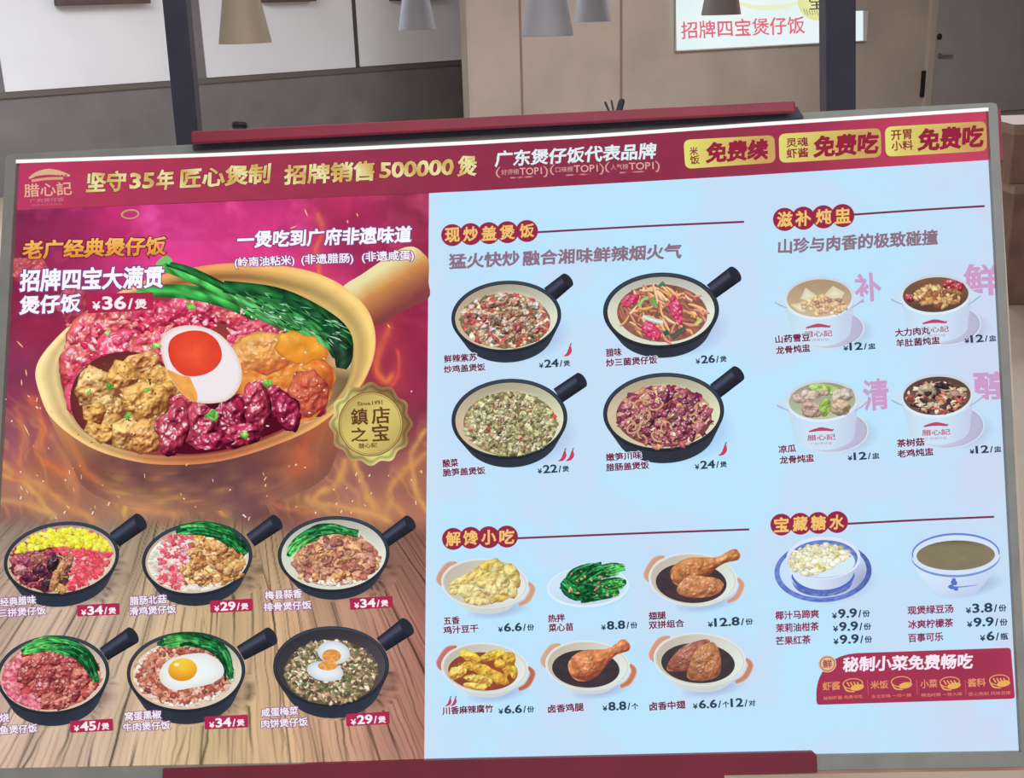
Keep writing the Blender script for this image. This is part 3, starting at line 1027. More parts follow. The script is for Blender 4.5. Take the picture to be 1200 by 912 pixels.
ik = Ink(.0008)
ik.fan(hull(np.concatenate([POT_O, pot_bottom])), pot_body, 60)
pot = ik.build('claypot_picture', board, 'large picture of a clay pot heaped with meats, egg and greens')
ik = Ink(.0010)
def handle_col(x, y, r):
    v = ((x - 404) * .55 + (y - 338) * .835) / 52
    v = v + .10 * (fbm(x / 12, y / 12, 8) - .5)
    return mixc(mixc((236, 226, 170), (212, 146, 82), np.clip(v * 2.6 - .25, 0, 1)[:, None]), (136, 66, 66), np.clip(v * 1.7 - .75, 0, 1)[:, None])


ik.fan(smooth([(400, 340), (425, 321), (450, 304), (470, 291.5), (485, 289.5), (496, 297), (502.4, 307), (502.2, 330), (501.8, 350), (470, 366), (441, 382), (420, 366)], 4), handle_col, 24)
ik.build('pot_handle', pot, 'pale clay handle')
TH = np.linspace(0, 2 * math.pi, len(POT_O), endpoint=False)


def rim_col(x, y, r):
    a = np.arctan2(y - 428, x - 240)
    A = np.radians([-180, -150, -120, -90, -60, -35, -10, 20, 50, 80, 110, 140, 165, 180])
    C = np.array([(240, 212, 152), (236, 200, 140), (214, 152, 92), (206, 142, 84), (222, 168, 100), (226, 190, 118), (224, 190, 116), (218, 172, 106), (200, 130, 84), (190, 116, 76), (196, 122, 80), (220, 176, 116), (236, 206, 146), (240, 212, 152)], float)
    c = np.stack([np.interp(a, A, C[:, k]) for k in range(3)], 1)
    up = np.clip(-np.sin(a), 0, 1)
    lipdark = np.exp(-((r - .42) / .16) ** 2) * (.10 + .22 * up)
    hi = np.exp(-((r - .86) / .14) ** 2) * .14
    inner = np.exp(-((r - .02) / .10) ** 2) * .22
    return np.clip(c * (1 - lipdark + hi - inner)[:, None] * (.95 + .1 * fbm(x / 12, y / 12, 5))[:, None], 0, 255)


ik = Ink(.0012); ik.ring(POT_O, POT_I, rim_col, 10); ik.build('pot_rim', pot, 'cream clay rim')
ik = Ink(.0011); ik.fan(POT_I, lambda x, y, r: mixc((150, 62, 62), (232, 200, 138), np.clip((x - 350) / 40, 0, 1)[:, None] * np.clip(r * 1.8 - .8, 0, 1)[:, None]) * (1 - .5 * np.clip((x - 375) / 20, 0, 1) * np.clip((y - 425) / 20, 0, 1))[:, None], 10)
ik.build('pot_inside', pot)
# big morsels
rng = random.Random(11)


def lump(ik, cx, cy, rx, ry, rot, col, dark, off, seed, tex=3.5, spots=None, gloss=.5, angular=False, bump=1.0):
    """one printed piece of food: irregular outline, bumpy and glossy"""
    t = np.linspace(0, 2 * math.pi, 56, endpoint=False)
    if angular:
        rs = random.Random(seed); k = rs.choice([5, 6, 6, 7])
        an = np.sort(np.array([(i + rs.uniform(-.25, .25)) / k * 2 * math.pi for i in range(k)])); rv = np.array([rs.uniform(.86, 1.2) for _ in range(k)])
        vx, vy = rv * np.cos(an), rv * np.sin(an)
        cor = np.stack([vx, vy], 1)
        dense = np.concatenate([cor[i] + (cor[(i + 1) % k] - cor[i]) * np.linspace(0, 1, 9, endpoint=False)[:, None] for i in range(k)])
        dense = dense + .06 * (np.stack([vnoise(dense[:, 0] * 5, dense[:, 1] * 5, seed), vnoise(dense[:, 0] * 5, dense[:, 1] * 5, seed + 1)], 1) - .5)
        ux, uy = dense[:, 0], dense[:, 1]
    else:
        rad = 1 + .26 * (vnoise(np.cos(t) * 1.6 + 5, np.sin(t) * 1.6 + 5, seed) - .5) * 2 + .12 * (vnoise(np.cos(t) * 5 + 9, np.sin(t) * 5 + 9, seed + 1) - .5)
        ux, uy = rad * np.cos(t), rad * np.sin(t)
    c, s = math.cos(rot), math.sin(rot)
    poly = np.stack([cx + c * rx * ux - s * ry * uy, cy + s * rx * ux + c * ry * uy], 1)
    col = np.asarray(col, float); dark = np.asarray(dark, float)

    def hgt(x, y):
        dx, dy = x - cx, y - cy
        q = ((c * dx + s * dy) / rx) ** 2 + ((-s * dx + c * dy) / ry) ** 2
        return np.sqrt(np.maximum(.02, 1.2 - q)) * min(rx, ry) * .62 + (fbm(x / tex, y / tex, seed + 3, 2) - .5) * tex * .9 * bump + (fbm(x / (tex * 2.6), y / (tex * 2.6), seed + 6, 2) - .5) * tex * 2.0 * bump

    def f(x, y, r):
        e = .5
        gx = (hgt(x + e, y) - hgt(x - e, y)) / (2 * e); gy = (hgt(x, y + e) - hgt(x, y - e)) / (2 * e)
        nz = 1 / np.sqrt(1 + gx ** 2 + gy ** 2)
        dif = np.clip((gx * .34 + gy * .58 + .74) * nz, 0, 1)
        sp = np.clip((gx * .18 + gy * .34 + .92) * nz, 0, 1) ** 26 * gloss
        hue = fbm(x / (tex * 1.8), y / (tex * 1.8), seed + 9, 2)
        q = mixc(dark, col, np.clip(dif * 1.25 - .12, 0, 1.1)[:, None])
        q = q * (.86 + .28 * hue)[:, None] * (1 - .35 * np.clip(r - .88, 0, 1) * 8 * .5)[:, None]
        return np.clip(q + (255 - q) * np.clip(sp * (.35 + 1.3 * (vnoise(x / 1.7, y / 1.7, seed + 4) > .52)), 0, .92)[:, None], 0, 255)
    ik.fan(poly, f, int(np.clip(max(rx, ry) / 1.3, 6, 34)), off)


# pink preserved sausage bed
ik = Ink(.0013)
k = 0
for x, y, rx, ry, rot in ((110, 392, 34, 26, -.5), (95, 430, 26, 30, 0), (140, 372, 34, 22, -.2), (150, 415, 40, 30, .1), (185, 372, 34, 22, 0), (190, 408, 34, 26, .1), (225, 366, 30, 20, .2), (258, 362, 28, 18, .1), (296, 376, 24, 20, .2), (280, 368, 22, 18, 0), (170, 440, 34, 26, 0), (300, 398, 30, 24, 0), (290, 450, 30, 26, 0), (125, 445, 36, 28, .1), (345, 470, 34, 24, .4), (330, 440, 40, 30, 0), (100, 470, 26, 26, 0)):
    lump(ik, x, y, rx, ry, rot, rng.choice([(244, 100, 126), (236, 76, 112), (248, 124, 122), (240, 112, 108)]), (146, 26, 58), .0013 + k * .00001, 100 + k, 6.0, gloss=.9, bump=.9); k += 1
for q in range(330):
    x, y = rng.uniform(76, 330), rng.uniform(352, 460)
    if in_ell(x, y, (200, 420, 150, 84, -.1)) > 1 or y < 372 - (x - 130) * .05: continue
    ik.chunk(x, y, rng.uniform(1.6, 4.2), rng.choice([(250, 120, 146), (244, 92, 126), (255, 176, 190), (226, 66, 104), (252, 150, 140), (200, 44, 84)]), rng, rng.uniform(1, 1.8), None, .00156 + q * .0000003, hi=1.25)
ik.build('sausage_topping', pot, 'glossy pink preserved sausage')
for i, (x, y) in enumerate(((30, 306), (56, 312), (40, 330), (78, 350), (85, 368))):
    pass
ik = Ink(.0009)
lump(ik, 36, 318, 26, 20, .5, (206, 92, 100), (160, 52, 76), .0009, 301, 5, gloss=.3)
lump(ik, 84, 356, 20, 24, .2, (206, 92, 100), (152, 46, 70), .00095, 305, 5, gloss=.3)
ik.build('flying_morsel', pot, 'blurred pink morsels flying beside the pot')
# greens
ik = Ink(.0016)
leafy(ik, [(160, 341), (215, 342), (262, 352), (300, 372)], 17, (64, 168, 78), .0016)
leafy(ik, [(188, 310), (235, 328), (285, 352), (330, 378), (372, 392)], 17, (80, 182, 88), .00165)
leafy(ik, [(196, 309), (225, 318), (262, 336), (300, 356)], 9, (34, 104, 52), .0017)
for i, (p, w, c) in enumerate((([(262, 336), (320, 345), (368, 366), (402, 392), (408, 420)], 20, (30, 96, 50)), ([(290, 352), (340, 366), (380, 388), (396, 418)], 22, (48, 124, 62)), ([(300, 366), (345, 384), (380, 400), (400, 408)], 18, (84, 170, 96)),
                              ([(330, 352), (372, 372), (404, 402)], 14, (26, 80, 46)), ([(388, 392), (402, 412), (400, 432)], 22, (40, 66, 50)), ([(275, 348), (318, 370), (352, 388)], 12, (84, 168, 92)))):
    leafy(ik, p, w, c, .00175 + i * .00002)
for i in range(120):
    x = rng.uniform(285, 402); y = 352 + (x - 300) * .42 + rng.uniform(-14, 16)
    ik.ribbon([(x, y), (x + rng.uniform(5, 14), y + rng.uniform(0, 8))], [.3, rng.uniform(1, 2.6), .3], rng.choice([(120, 190, 132), (160, 214, 170), (22, 70, 42), (20, 62, 38), (70, 150, 86), (30, 90, 52)]), off=.0019 + i * .000002)
ik.ribbon([(184, 311), (194, 304), (200, 308)], [5, 9, 6], (120, 200, 110), off=.00188)
ik.build('green_vegetable', pot, 'bright green stalks and dark leaves')
# golden roast piece
ik = Ink(.0020)
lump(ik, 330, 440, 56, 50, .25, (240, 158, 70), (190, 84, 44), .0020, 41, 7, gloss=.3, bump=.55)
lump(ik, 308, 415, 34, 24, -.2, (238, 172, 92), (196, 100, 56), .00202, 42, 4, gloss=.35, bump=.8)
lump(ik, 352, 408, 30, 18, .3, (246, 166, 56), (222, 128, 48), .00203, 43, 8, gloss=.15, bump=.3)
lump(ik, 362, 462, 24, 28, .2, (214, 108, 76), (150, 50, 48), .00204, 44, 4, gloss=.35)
ik.build('roast_piece', pot, 'golden crisp roast piece')
# golden chicken
ik = Ink(.0021)
ik.fan(ell(148, 468, 66, 56, 0, 40), lambda x, y, r: mixc((150, 84, 60), (104, 44, 48), r[:, None]), 4, .00208)
for i, (x, y, rx, ry, rot) in enumerate(((162, 425, 30, 13, -.35), (112, 452, 28, 24, .2), (146, 442, 22, 20, 0), (190, 448, 28, 18, .4), (172, 470, 28, 28, .1), (125, 478, 20, 16, 0), (124, 500, 22, 24, .3), (148, 508, 18, 22, 0), (172, 512, 22, 20, 0), (110, 484, 14, 14, 0))):
    lump(ik, x, y, rx, ry, rot, rng.choice([(250, 206, 126), (246, 190, 100), (240, 176, 104)]), (116, 58, 38), .0021 + i * .00002, 60 + i, 5.0, gloss=.35, angular=True, bump=.9)
for i in range(90):
    x = rng.gauss(150, 28); y = rng.gauss(468, 28)
    ik.chunk(x, y, rng.uniform(.7, 1.6), rng.choice([(90, 66, 40), (250, 226, 170), (120, 90, 50)]), rng, 1.4, None, .0024, n=6)
ik.build('chicken_topping', pot, 'golden peppered chicken chunks')
# dark glazed pork
ik = Ink(.0022)
ik.fan(smooth([(186, 520), (190, 490), (205, 474), (240, 470), (280, 466), (320, 462), (350, 470), (345, 494), (310, 512), (260, 528), (210, 532)], 5), (84, 16, 36), 2, .00215)
for i, (x, y, rx, ry, rot) in enumerate(((226, 478, 26, 12, .3), (322, 470, 18, 20, -.2), (300, 478, 17, 30, -.1), (338, 484, 15, 22, -.35), (268, 492, 20, 32, 0), (236, 500, 20, 30, .12), (204, 502, 19, 32, .22), (284, 510, 22, 14, -.2), (250, 518, 22, 11, -.1))):
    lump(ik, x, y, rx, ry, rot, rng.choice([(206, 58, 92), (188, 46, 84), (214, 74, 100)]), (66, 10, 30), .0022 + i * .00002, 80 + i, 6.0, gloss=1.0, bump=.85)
ik.build('glazed_pork', pot, 'dark red glazed roast pork')
# egg half
ik = Ink(.0026)
eggw = smooth([(188, 408), (192, 392), (208, 383), (232, 382), (256, 391), (274, 410), (283, 432), (281, 452), (268, 468), (246, 473), (226, 470), (210, 458), (196, 436)], 7)
ik.fan(eggw, lambda x, y, r: mixc((240, 232, 236), (228, 196, 170), (np.clip(r - .9, 0, 1) * 10)[:, None] * .7), 10)
eg = ik.build('egg_white', pot, 'white of the halved egg')
ik = Ink(.0027); ik.fan(smooth([(196, 434), (212, 440), (222, 442), (226, 450), (231, 462), (230, 471), (218, 466), (206, 452)], 6), lambda x, y, r: np.array([240, 168, 84.])[None] * (.92 + .16 * vnoise(x / 4, y / 4, 3))[:, None], 3, .0027)
ik.fan(smooth([(197, 410), (202, 396), (220, 388), (240, 389), (255, 400), (260, 418), (252, 432), (236, 440), (216, 440), (202, 428)], 7), lambda x, y, r: mixc((242, 92, 60), (226, 68, 48), r[:, None]) * (.94 + .12 * fbm(x / 8, y / 8, 4))[:, None], 6, .0028)
ik.build('egg_yolk', pot, 'orange-red runny yolk')
for (x, y, s) in ((182, 405, 6), (126, 391, 4), (224, 359, 6), (250, 487, 9), (288, 509, 6), (313, 450, 6), (150, 487, 5), (128, 453, 5), (172, 457, 4), (105, 460, 4)):
    ik = Ink(.003)
    for q in range(5):
        ik.chunk(x + rng.uniform(-s, s) * .35, y + rng.uniform(-s, s) * .35, s * .62, rng.choice([(126, 186, 84), (170, 214, 120), (88, 160, 66)]), rng, 1.2, None, .003 + q * .00001)
    ik.build('spring_onion', pot, 'chopped spring onion')
ik = Ink(.0031)
for i in range(110):
    a = rng.uniform(0, 6.28); q = rng.uniform(.1, .92)
    x = 240 + 165 * q * math.cos(a); y = 435 + 92 * q * math.sin(a)
    if in_ell(x, y, (236, 428, 48, 48, 0)) < 1: continue
    ik.chunk(x, y, rng.uniform(.8, 1.5), (240, 214, 190), rng, 1.5, None, .0031, n=6, lo=.8)
ik.build('sesame_print', pot, 'pale sesame seeds')

# gold seal
ik = Ink(.0034)
t = np.linspace(0, 2 * math.pi, 240, endpoint=False)
rr = 47 + 2.2 * np.cos(12 * t)
seal_c = np.array([434.5, 497.0])


def gold(x, y, r):
    k = .5 + .5 * np.sin((x * .75 - y * .6) / 15.0 + .6)
    return mixc((150, 116, 74), (232, 222, 140), np.clip(k + .25 * (vnoise(x / 9, y / 9, 2) - .5), 0, 1)[:, None])


ik.fan(seal_c + np.stack([rr * np.cos(t), rr * np.sin(t)], 1), lambda x, y, r: gold(x, y, r) * (1 - .25 * np.exp(-((r - .9) / .04) ** 2))[:, None], 30)
seal = ik.build('seal_badge', board, 'round gold seal with wavy edge')
ik = Ink(.0037); ik.fan(ell(*seal_c, 38, 38), lambda x, y, r: mixc((214, 196, 112), (186, 160, 96), (.5 + .5 * np.sin((x + y) / 22))[:, None]), 6)
ik.ring(ell(*seal_c, 38, 38), ell(*seal_c, 36.8, 36.8), (128, 96, 56), 1, .0038); ik.ring(ell(*seal_c, 35.6, 35.6), ell(*seal_c, 35, 35), (140, 108, 60), 1, .0038)
ik.build('seal_face', seal)
text_obj('seal_lettering', seal, [('Since1991', (419, 473.5), (448, 471.5), 5), ('鎮', (411, 489), (431, 488), 20), ('店', (435, 487.5), (457, 486.5), 20), ('之', (411, 510), (431, 509), 17), ('宝', (436, 507.5), (456, 506.5), 20), ('腊心記', (420, 523), (442, 521.5), 6)],
         'dark brown brush lettering', col=(104, 66, 40), bold=.022, off=.0042, stroke=.8)

# ---------------------------------------------------------------- headline lettering on the picture
GOLD = lambda x, y, u, v: mixc((236, 228, 168), (206, 168, 92), (.5 + .5 * np.sin(x / 7.0 + v * 3))[:, None])
kw = dict(col=(250, 247, 255), bold=.034, halo=(134, 66, 130), halo_w=.085, off=.0060, shear=.10, stroke=1.0)
text_obj('poster_headline', poster, [('招牌四宝大满贯', (23, 329), (192, 324.5), 27), ('煲仔饭', (22.5, 359), (95, 355.5), 24)], 'bold white brush headline', **kw)
text_obj('poster_tagline', poster, [('一煲吃到广府非遗味道', (278, 281.5), (483, 274.5), 21)], 'white brush line above the pot', **kw)
text_obj('poster_small_lettering', poster, [('(岭南油粘米)', (275, 308.5), (345, 305.5), 13.5), ('(非遗腊肠)', (353, 305), (414, 303), 13.5), ('(非遗咸蛋)', (424, 302), (485, 299.5), 13.5)], 'small white bracketed lettering', **dict(kw, bold=.02, shear=0, stroke=.3))
text_obj('poster_title', poster, [('老广经典煲仔饭', (26, 294), (195, 288.5), 24)], 'golden orange brush title', **dict(kw, col=lambda x, y, u, v: mixc((222, 140, 56), (250, 196, 104), v[:, None]), halo=(122, 34, 62)))
price_tag(poster, [(101.5, 344.5), (180, 342.5), (180, 363.5), (103, 367.5)], '36', '煲', (108, 355.5), (172, 354), 16)
# golden smoke ring motif
ik = Ink(.0024); ik.ring(ell(152.5, 251, 10.5, 5.6, -.08), ell(152.5, 251.3, 7.6, 3.2, -.08), lambda x, y, r: mixc((150, 84, 70), (232, 190, 150), r[:, None]), 3); ik.build('rice_grain', poster, 'floating golden bean')

# ---------------------------------------------------------------- header lettering
logo = Ink(.004)
logo.ribbon([(34, 209), (43, 204), (55, 201.5), (68, 202.5), (82, 206)], [2, 5, 7, 6, 2], (222, 176, 140))
logo.ribbon([(37, 212), (55, 209.5), (74, 209)], 3.2, (214, 160, 130))
logo.fan([(49, 202), (57, 197.5), (65, 201)], (222, 176, 140))
for k in range(9): logo.ribbon([(41 + k * 4.4, 207.5 - k * .25), (43 + k * 4.4, 207.2 - k * .25)], 1.6, (160, 66, 84), off=.0042)
write(logo, '腊心記', (28, 223.6), (84, 220.6), 16, (226, 180, 150), bold=.012, off=.0042)
write(logo, '广府煲仔饭', (35, 235.5), (75, 233.5), 4.5, (206, 136, 140), bold=0, off=.0042)
write(logo, '非遗传承老味道', (37, 240.5), (73, 239), 2.6, (190, 110, 124), bold=0, off=.0042)
logo.build('logo', header, 'pale gold house-roof logo with shop lettering')
kg = dict(col=GOLD, bold=.034, halo=(120, 36, 60), halo_w=.06, off=.0045, shear=.12, stroke=1.1)
text_obj('slogan', header, [('坚守', (101, 214), (148, 211.8), 24), ('35', (152, 212.5), (181, 211), 19), ('年', (183, 211), (204, 210), 24), ('匠心煲制', (211, 209.5), (317, 203), 24), ('招牌销售', (333, 205.5), (439, 199.8), 24), ('500000', (445, 200), (532, 195.5), 19), ('煲', (536, 195), (559.5, 194), 25)], 'gold brush slogan', **kg)
text_obj('brand_line', header, [('广东煲仔饭代表品牌', (580, 187), (769, 177), 20.5)], 'white brush line', col=(226, 238, 244), bold=.03, halo=(120, 34, 60), halo_w=.05, off=.0045, shear=.14, stroke=.9)
aw = Ink()
for s, x0, x1, y in (('好评榜', 582, 641, 202), ('口味榜', 645.5, 706.5, 199), ('人气榜', 710, 772, 196)):
    write(aw, s, (x0 + 5.5, y), (x0 + 26, y - 1), 6.5, (206, 150, 150), bold=.012, off=.0045)
    write(aw, 'TOP1', (x0 + 27, y - 1), (x1 - 6, y - 2), 8.5, (222, 172, 160), bold=.012, off=.0045)
    for sx, xx in ((1, x0), (-1, x1)):
        aw.ribbon([(xx + 4 * sx, y - 6.5 - (1 if sx < 0 else 0)), (xx, y - 1 - (1.5 if sx < 0 else 0)), (xx + 1 * sx, y + 4), (xx + 4 * sx, y + 6 - (1 if sx < 0 else 0))], [.8, 1.8, 1.8, .8], (214, 160, 150), off=.0045)
    aw.ribbon([(x0 + 16, y + 6.5), (x1 - 16, y + 5)], 1.6, lambda x, y, u, v: mixc((150, 60, 84), (206, 140, 140), (np.sin(x * 2.6) > 0)[:, None]), 2, off=.0045, sub=20)
aw.build('award_badges', header, 'pinkish laurel brackets with ranking lettering')


def gold_pill(quad, small, big, lab):
    q = np.array(quad, float)
    ik = Ink(.0042)
    x0, x1 = q[:, 0].min(), q[:, 0].max()
    ik.fan(rrect(quad, 8), lambda x, y, r: mixc((226, 222, 118), (202, 164, 98), np.clip((x - x0) / (x1 - x0) * 1.4 + .25 * (vnoise(x / 20, y / 9, 3) - .5), 0, 1)[:, None]), 10)
    o = ik.build('gold_badge', header, lab)
    ik = Ink()
    for s, a, b, h in small: write(ik, s, a, b, h, (142, 46, 62), bold=.022, off=.0046)
    write(ik, *big, (150, 40, 66), bold=.045, off=.0046, shear=.12, stroke=1.0)
    ik.build('badge_lettering', o, 'dark red brush lettering')


gold_pill([(801, 164), (907.5, 158.3), (909, 190.5), (803, 198)], [('米', (808, 177.3), (818, 176.8), 10), ('饭', (808.5, 188), (820, 187.2), 11)], ('免费续', (827, 179.5), (901, 174.5), 25), 'gold rounded badge about free rice refills')
gold_pill([(912.5, 157), (1032, 150), (1033, 184), (913.5, 191)], [('灵魂', (921, 167.5), (947, 165.8), 11), ('虾酱', (921.5, 180), (947.5, 178.5), 11.5)], ('免费吃', (953, 172.5), (1030, 167), 26), 'gold rounded badge about free shrimp sauce')
gold_pill([(1037, 148.7), (1155.5, 142), (1156.8, 176.8), (1038, 183.7)], [('开胃', (1044, 158.8), (1068.5, 157), 12), ('小料', (1044.5, 171.3), (1070, 169.8), 11.5)], ('免费吃', (1075, 164.5), (1153, 159.2), 27), 'gold rounded badge about free appetiser condiments')

# ---------------------------------------------------------------- six claypot rice dishes
RICE = (236, 228, 216)
C = lambda *a: a
TAN = (206, 176, 142); TAN2 = (228, 206, 174)
WHT = (228, 228, 218)

o = pan('pan_picture', 'black pan of rice with yellow corn, red sausage and mushrooms', (72, 655), 68, 43, -.14, 711, [(130, 624), (141, 640), (157, 603.5), (172, 619)], (TAN, (222, 200, 178)))
E1 = (72, 656, 60, 37, -.14)
heap(o, 'dish_topping', E1, 800, 3.1, lambda x, y, r: ((r.choice([(150, 60, 78), (176, 84, 98), (110, 44, 58), (200, 130, 120)]), 1.1, 1.4) if x < 62 and y > 636 + abs(x - 50) * .1 else
     ((r.choice([(214, 160, 110), (80, 50, 56), (190, 130, 90)]), 1.1, 1.8) if x < 80 and y > 650 else r.choice([(228, 82, 98), (238, 110, 116), (220, 68, 88)]))), 1, base=(222, 196, 186), label='chopped sausage, cured meat and mushrooms')
heap(o, 'sweetcorn', E1, 330, 2.9, lambda x, y, r: (r.choice([(238, 232, 66), (244, 238, 96), (226, 214, 52)]), 1), 2, off=.0046, test=lambda x, y: y < 648 - (x - 72) * .02 + (6 if x > 110 else 0) and y < 640 + abs(x - 76) * .12, label='yellow sweetcorn', lo=.72)
ik = Ink(.0034)
for i, (x, y, rx_, ry_, a, c_) in enumerate(((34, 645, 12, 7, .2, (206, 110, 122)), (48, 640, 10, 6, -.3, (190, 92, 108)), (30, 658, 11, 7, .3, (170, 76, 98)), (26, 668, 10, 6, .2, (226, 150, 150)), (46, 655, 10, 7, 0, (196, 120, 104)), (34, 676, 12, 6, .3, (120, 50, 76)), (48, 670, 9, 7, .5, (96, 46, 70)), (62, 660, 6, 12, .2, (66, 44, 56)), (72, 668, 5, 14, .35, (226, 166, 112)), (64, 682, 5, 12, .3, (214, 150, 96)), (54, 684, 5, 10, .2, (80, 50, 66)), (80, 660, 5, 11, .3, (190, 120, 90)))):
    lump(ik, x, y, rx_, ry_, a, c_, np.array(c_) * .5, .0034 + i * .00002, 620 + i, 2.6, gloss=.4)
ik.build('cured_meat', o, 'dark cured meat slices and mushrooms')
names(o, [('经典腊味', (0, 706), (42, 703)), ('三拼煲仔饭', (-2, 719), (54, 715.5))], True)
price_tag(o, [(90, 709.3), (140, 707), (140.3, 720.5), (90.5, 722.8)], '34', '煲', (95, 716.2), (136, 714.3), 10.5)

o = pan('pan_picture', 'black pan of rice with pink sausage dice, golden chicken and greens', (231, 655), 65, 43, -.12, 710, [(291, 625), (299, 640), (318, 604), (330, 620)], ((212, 186, 160), (220, 214, 200)))
E2 = (231, 656, 58, 37, -.12)
heap(o, 'dish_topping', E2, 640, 3.0, lambda x, y, r: ((r.choice([(226, 84, 104), (236, 120, 132), (240, 190, 190)]), .9) if x < 222 - (y - 655) * .2 and x > 186 else ((RICE, .7) if x < 190 or y > 684 else (r.choice([(222, 170, 106), (206, 142, 86), (240, 200, 140), (160, 104, 66)]), 1.25, 1.3))), 3, base=RICE, label='sausage dice and golden chicken over rice')
ik = Ink(.0034)
for i in range(26):
    x = rng.uniform(214, 278); y = rng.uniform(640, 684)
    if in_ell(x, y, (250, 662, 36, 24, 0)) > 1: continue
    lump(ik, x, y, rng.uniform(6, 10), rng.uniform(4, 6.5), rng.uniform(-1, 1), rng.choice([(236, 190, 120), (226, 170, 104), (244, 206, 146), (206, 144, 88)]), (120, 70, 44), .0034 + i * .00002, 530 + i, 2.4, gloss=.4, angular=True)
ik.build('chicken_topping', o, 'golden chicken pieces')
ik = Ink(.0046); green_heap(ik, [(206, 624), (236, 619), (268, 628), (288, 650)], 17, 70, .0046, rng, .15)
ik.build('greens', o, 'green vegetable strips')
names(o, [('腊肠北菇', (152, 704.5), (195, 702)), ('滑鸡煲仔饭', (151.5, 717), (206.5, 714))], True)
price_tag(o, [(246, 704.3), (296, 701.5), (296.5, 716), (246.5, 718.6)], '29', '煲', (251, 711.5), (291, 709.2), 10.5)

o = pan('pan_picture', 'black pan with pale inside, rice with spare ribs and greens', (391, 649.5), 65.5, 44.5, -.05, 703, [(446, 627), (456.5, 640), (474, 605.5), (487, 619.5)], ((214, 216, 196), (232, 232, 218)), food_r=.8)
E3 = (394, 657, 50, 30, -.08)
heap(o, 'dish_topping', E3, 330, 3.6, lambda x, y, r: ((RICE, .7) if y > 680 else (r.choice([(200, 136, 116), (176, 108, 92), (214, 158, 132), (150, 88, 76), (226, 172, 120)]), 1.1, 1.3)), 5, base=(196, 140, 120), label='braised spare rib pieces')
ik = Ink(.0034)
for i in range(44):
    x = rng.uniform(346, 442); y = rng.uniform(632, 684)
    if in_ell(x, y, (396, 658, 44, 25, -.1)) > 1: continue
    lump(ik, x, y, rng.uniform(5, 8.5), rng.uniform(4, 6.5), rng.uniform(-1, 1), rng.choice([(206, 146, 124), (190, 124, 104), (222, 166, 130), (236, 178, 110), (176, 106, 92)]), (112, 64, 58), .0034 + i * .00002, 570 + i, 2.4, gloss=.4, angular=True)
ik.build('rib_pieces', o, 'brown spare rib pieces')
ik = Ink(.0046); green_heap(ik, [(337, 652), (352, 634), (382, 620), (420, 625)], 14, 60, .0046, rng, .25)
ik.build('greens', o, 'green vegetable strips')
names(o, [('梅县蒜香', (310.5, 698), (354, 695.5)), ('排骨煲仔饭', (309, 712), (365, 709))], True)
price_tag(o, [(409.5, 701.5), (460, 698.3), (460.5, 712), (410.5, 715)], '34', '煲', (415, 708), (455, 705.4), 10.5)

o = pan('pan_picture', 'black pan of rice with glazed roast fish slices and greens', (62, 791), 66.5, 46, -.09, 851, [(118, 759), (128, 773), (148.5, 736.5), (162, 753)], ((214, 178, 160), (226, 204, 186)))
E4 = (60, 793, 58, 39, -.09)
heap(o, 'dish_topping', E4, 420, 3.6, lambda x, y, r: ((r.choice([(228, 120, 140), (238, 150, 160), (214, 96, 122)]), 1) if (x < 26 or (y > 812 and x < 62)) else (r.choice([(196, 92, 88), (172, 70, 72), (216, 128, 104), (150, 56, 62), (226, 146, 128)]), 1.2, 1.5, -.5)), 7, base=(214, 110, 116), label='glazed roast slices and pink preserved fish')
ik = Ink(.0034)
for i, (x, y, rx_, ry_) in enumerate(((44, 778, 15, 12), (62, 772, 14, 11), (82, 776, 13, 11), (32, 790, 14, 11), (54, 792, 15, 11), (76, 790, 13, 11), (94, 795, 12, 13), (50, 808, 14, 11), (70, 806, 14, 11), (84, 812, 13, 11), (58, 822, 13, 10), (74, 824, 12, 9))):
    lump(ik, x, y, rx_, ry_, -.5, rng.choice([(206, 108, 96), (190, 88, 84), (220, 132, 110)]), (104, 32, 44), .0034 + i * .00002, 500 + i, 2.6, gloss=.6, angular=True, bump=1.2)
ik.build('roast_slices', o, 'glazed roast slices')
ik = Ink(.0046); green_heap(ik, [(25, 764), (60, 754), (98, 768), (113, 800)], 19, 80, .0046, rng, .35)
ik.build('greens', o, 'green vegetable stalks and leaves')
names(o, [('蒲烧', (-12, 842.5), (10.5, 841)), ('鳗鱼煲仔饭', (-12, 857), (44, 853.5))], True)
price_tag(o, [(82, 845.2), (132.3, 842.3), (132.8, 856.5), (82.5, 859)], '45', '煲', (86.5, 852), (128, 849.7), 11)

o = pan('pan_picture', 'black pan of rice with minced beef, a fried egg and greens', (218, 787.5), 69.5, 47, -.05, 849, [(279, 757), (288, 773), (311, 736.5), (324, 755)], ((220, 182, 144), (226, 216, 196)))
E5 = (216, 790, 60, 39, -.05)
heap(o, 'dish_topping', E5, 620, 3.3, lambda x, y, r: ((RICE, .65) if (y > 818 - (x - 240) * .4 and x > 225) or in_ell(x, y, (216, 790, 58, 37, -.05)) > .9 else (r.choice([(196, 120, 100), (214, 146, 120), (170, 92, 78), (226, 166, 150), (150, 80, 66)]), 1.05, 1.2)), 9, base=(226, 200, 180), label='minced beef over rice')
ik = Ink(.0046); green_heap(ik, [(184, 755), (222, 749), (258, 762), (272, 796)], 17, 80, .0046, rng, .3)
ik.build('greens', o, 'green vegetable stalks and leaves')
ik = Ink(.0050); ik.fan(smooth([(187, 788), (196, 775), (214, 768), (240, 766), (258, 776), (262, 790), (248, 801), (226, 806), (204, 809), (190, 801)], 6), lambda x, y, r: mixc((240, 246, 248), (226, 226, 222), (r ** 3)[:, None]), 8)
ik.build('egg_white', o, 'fried egg white')
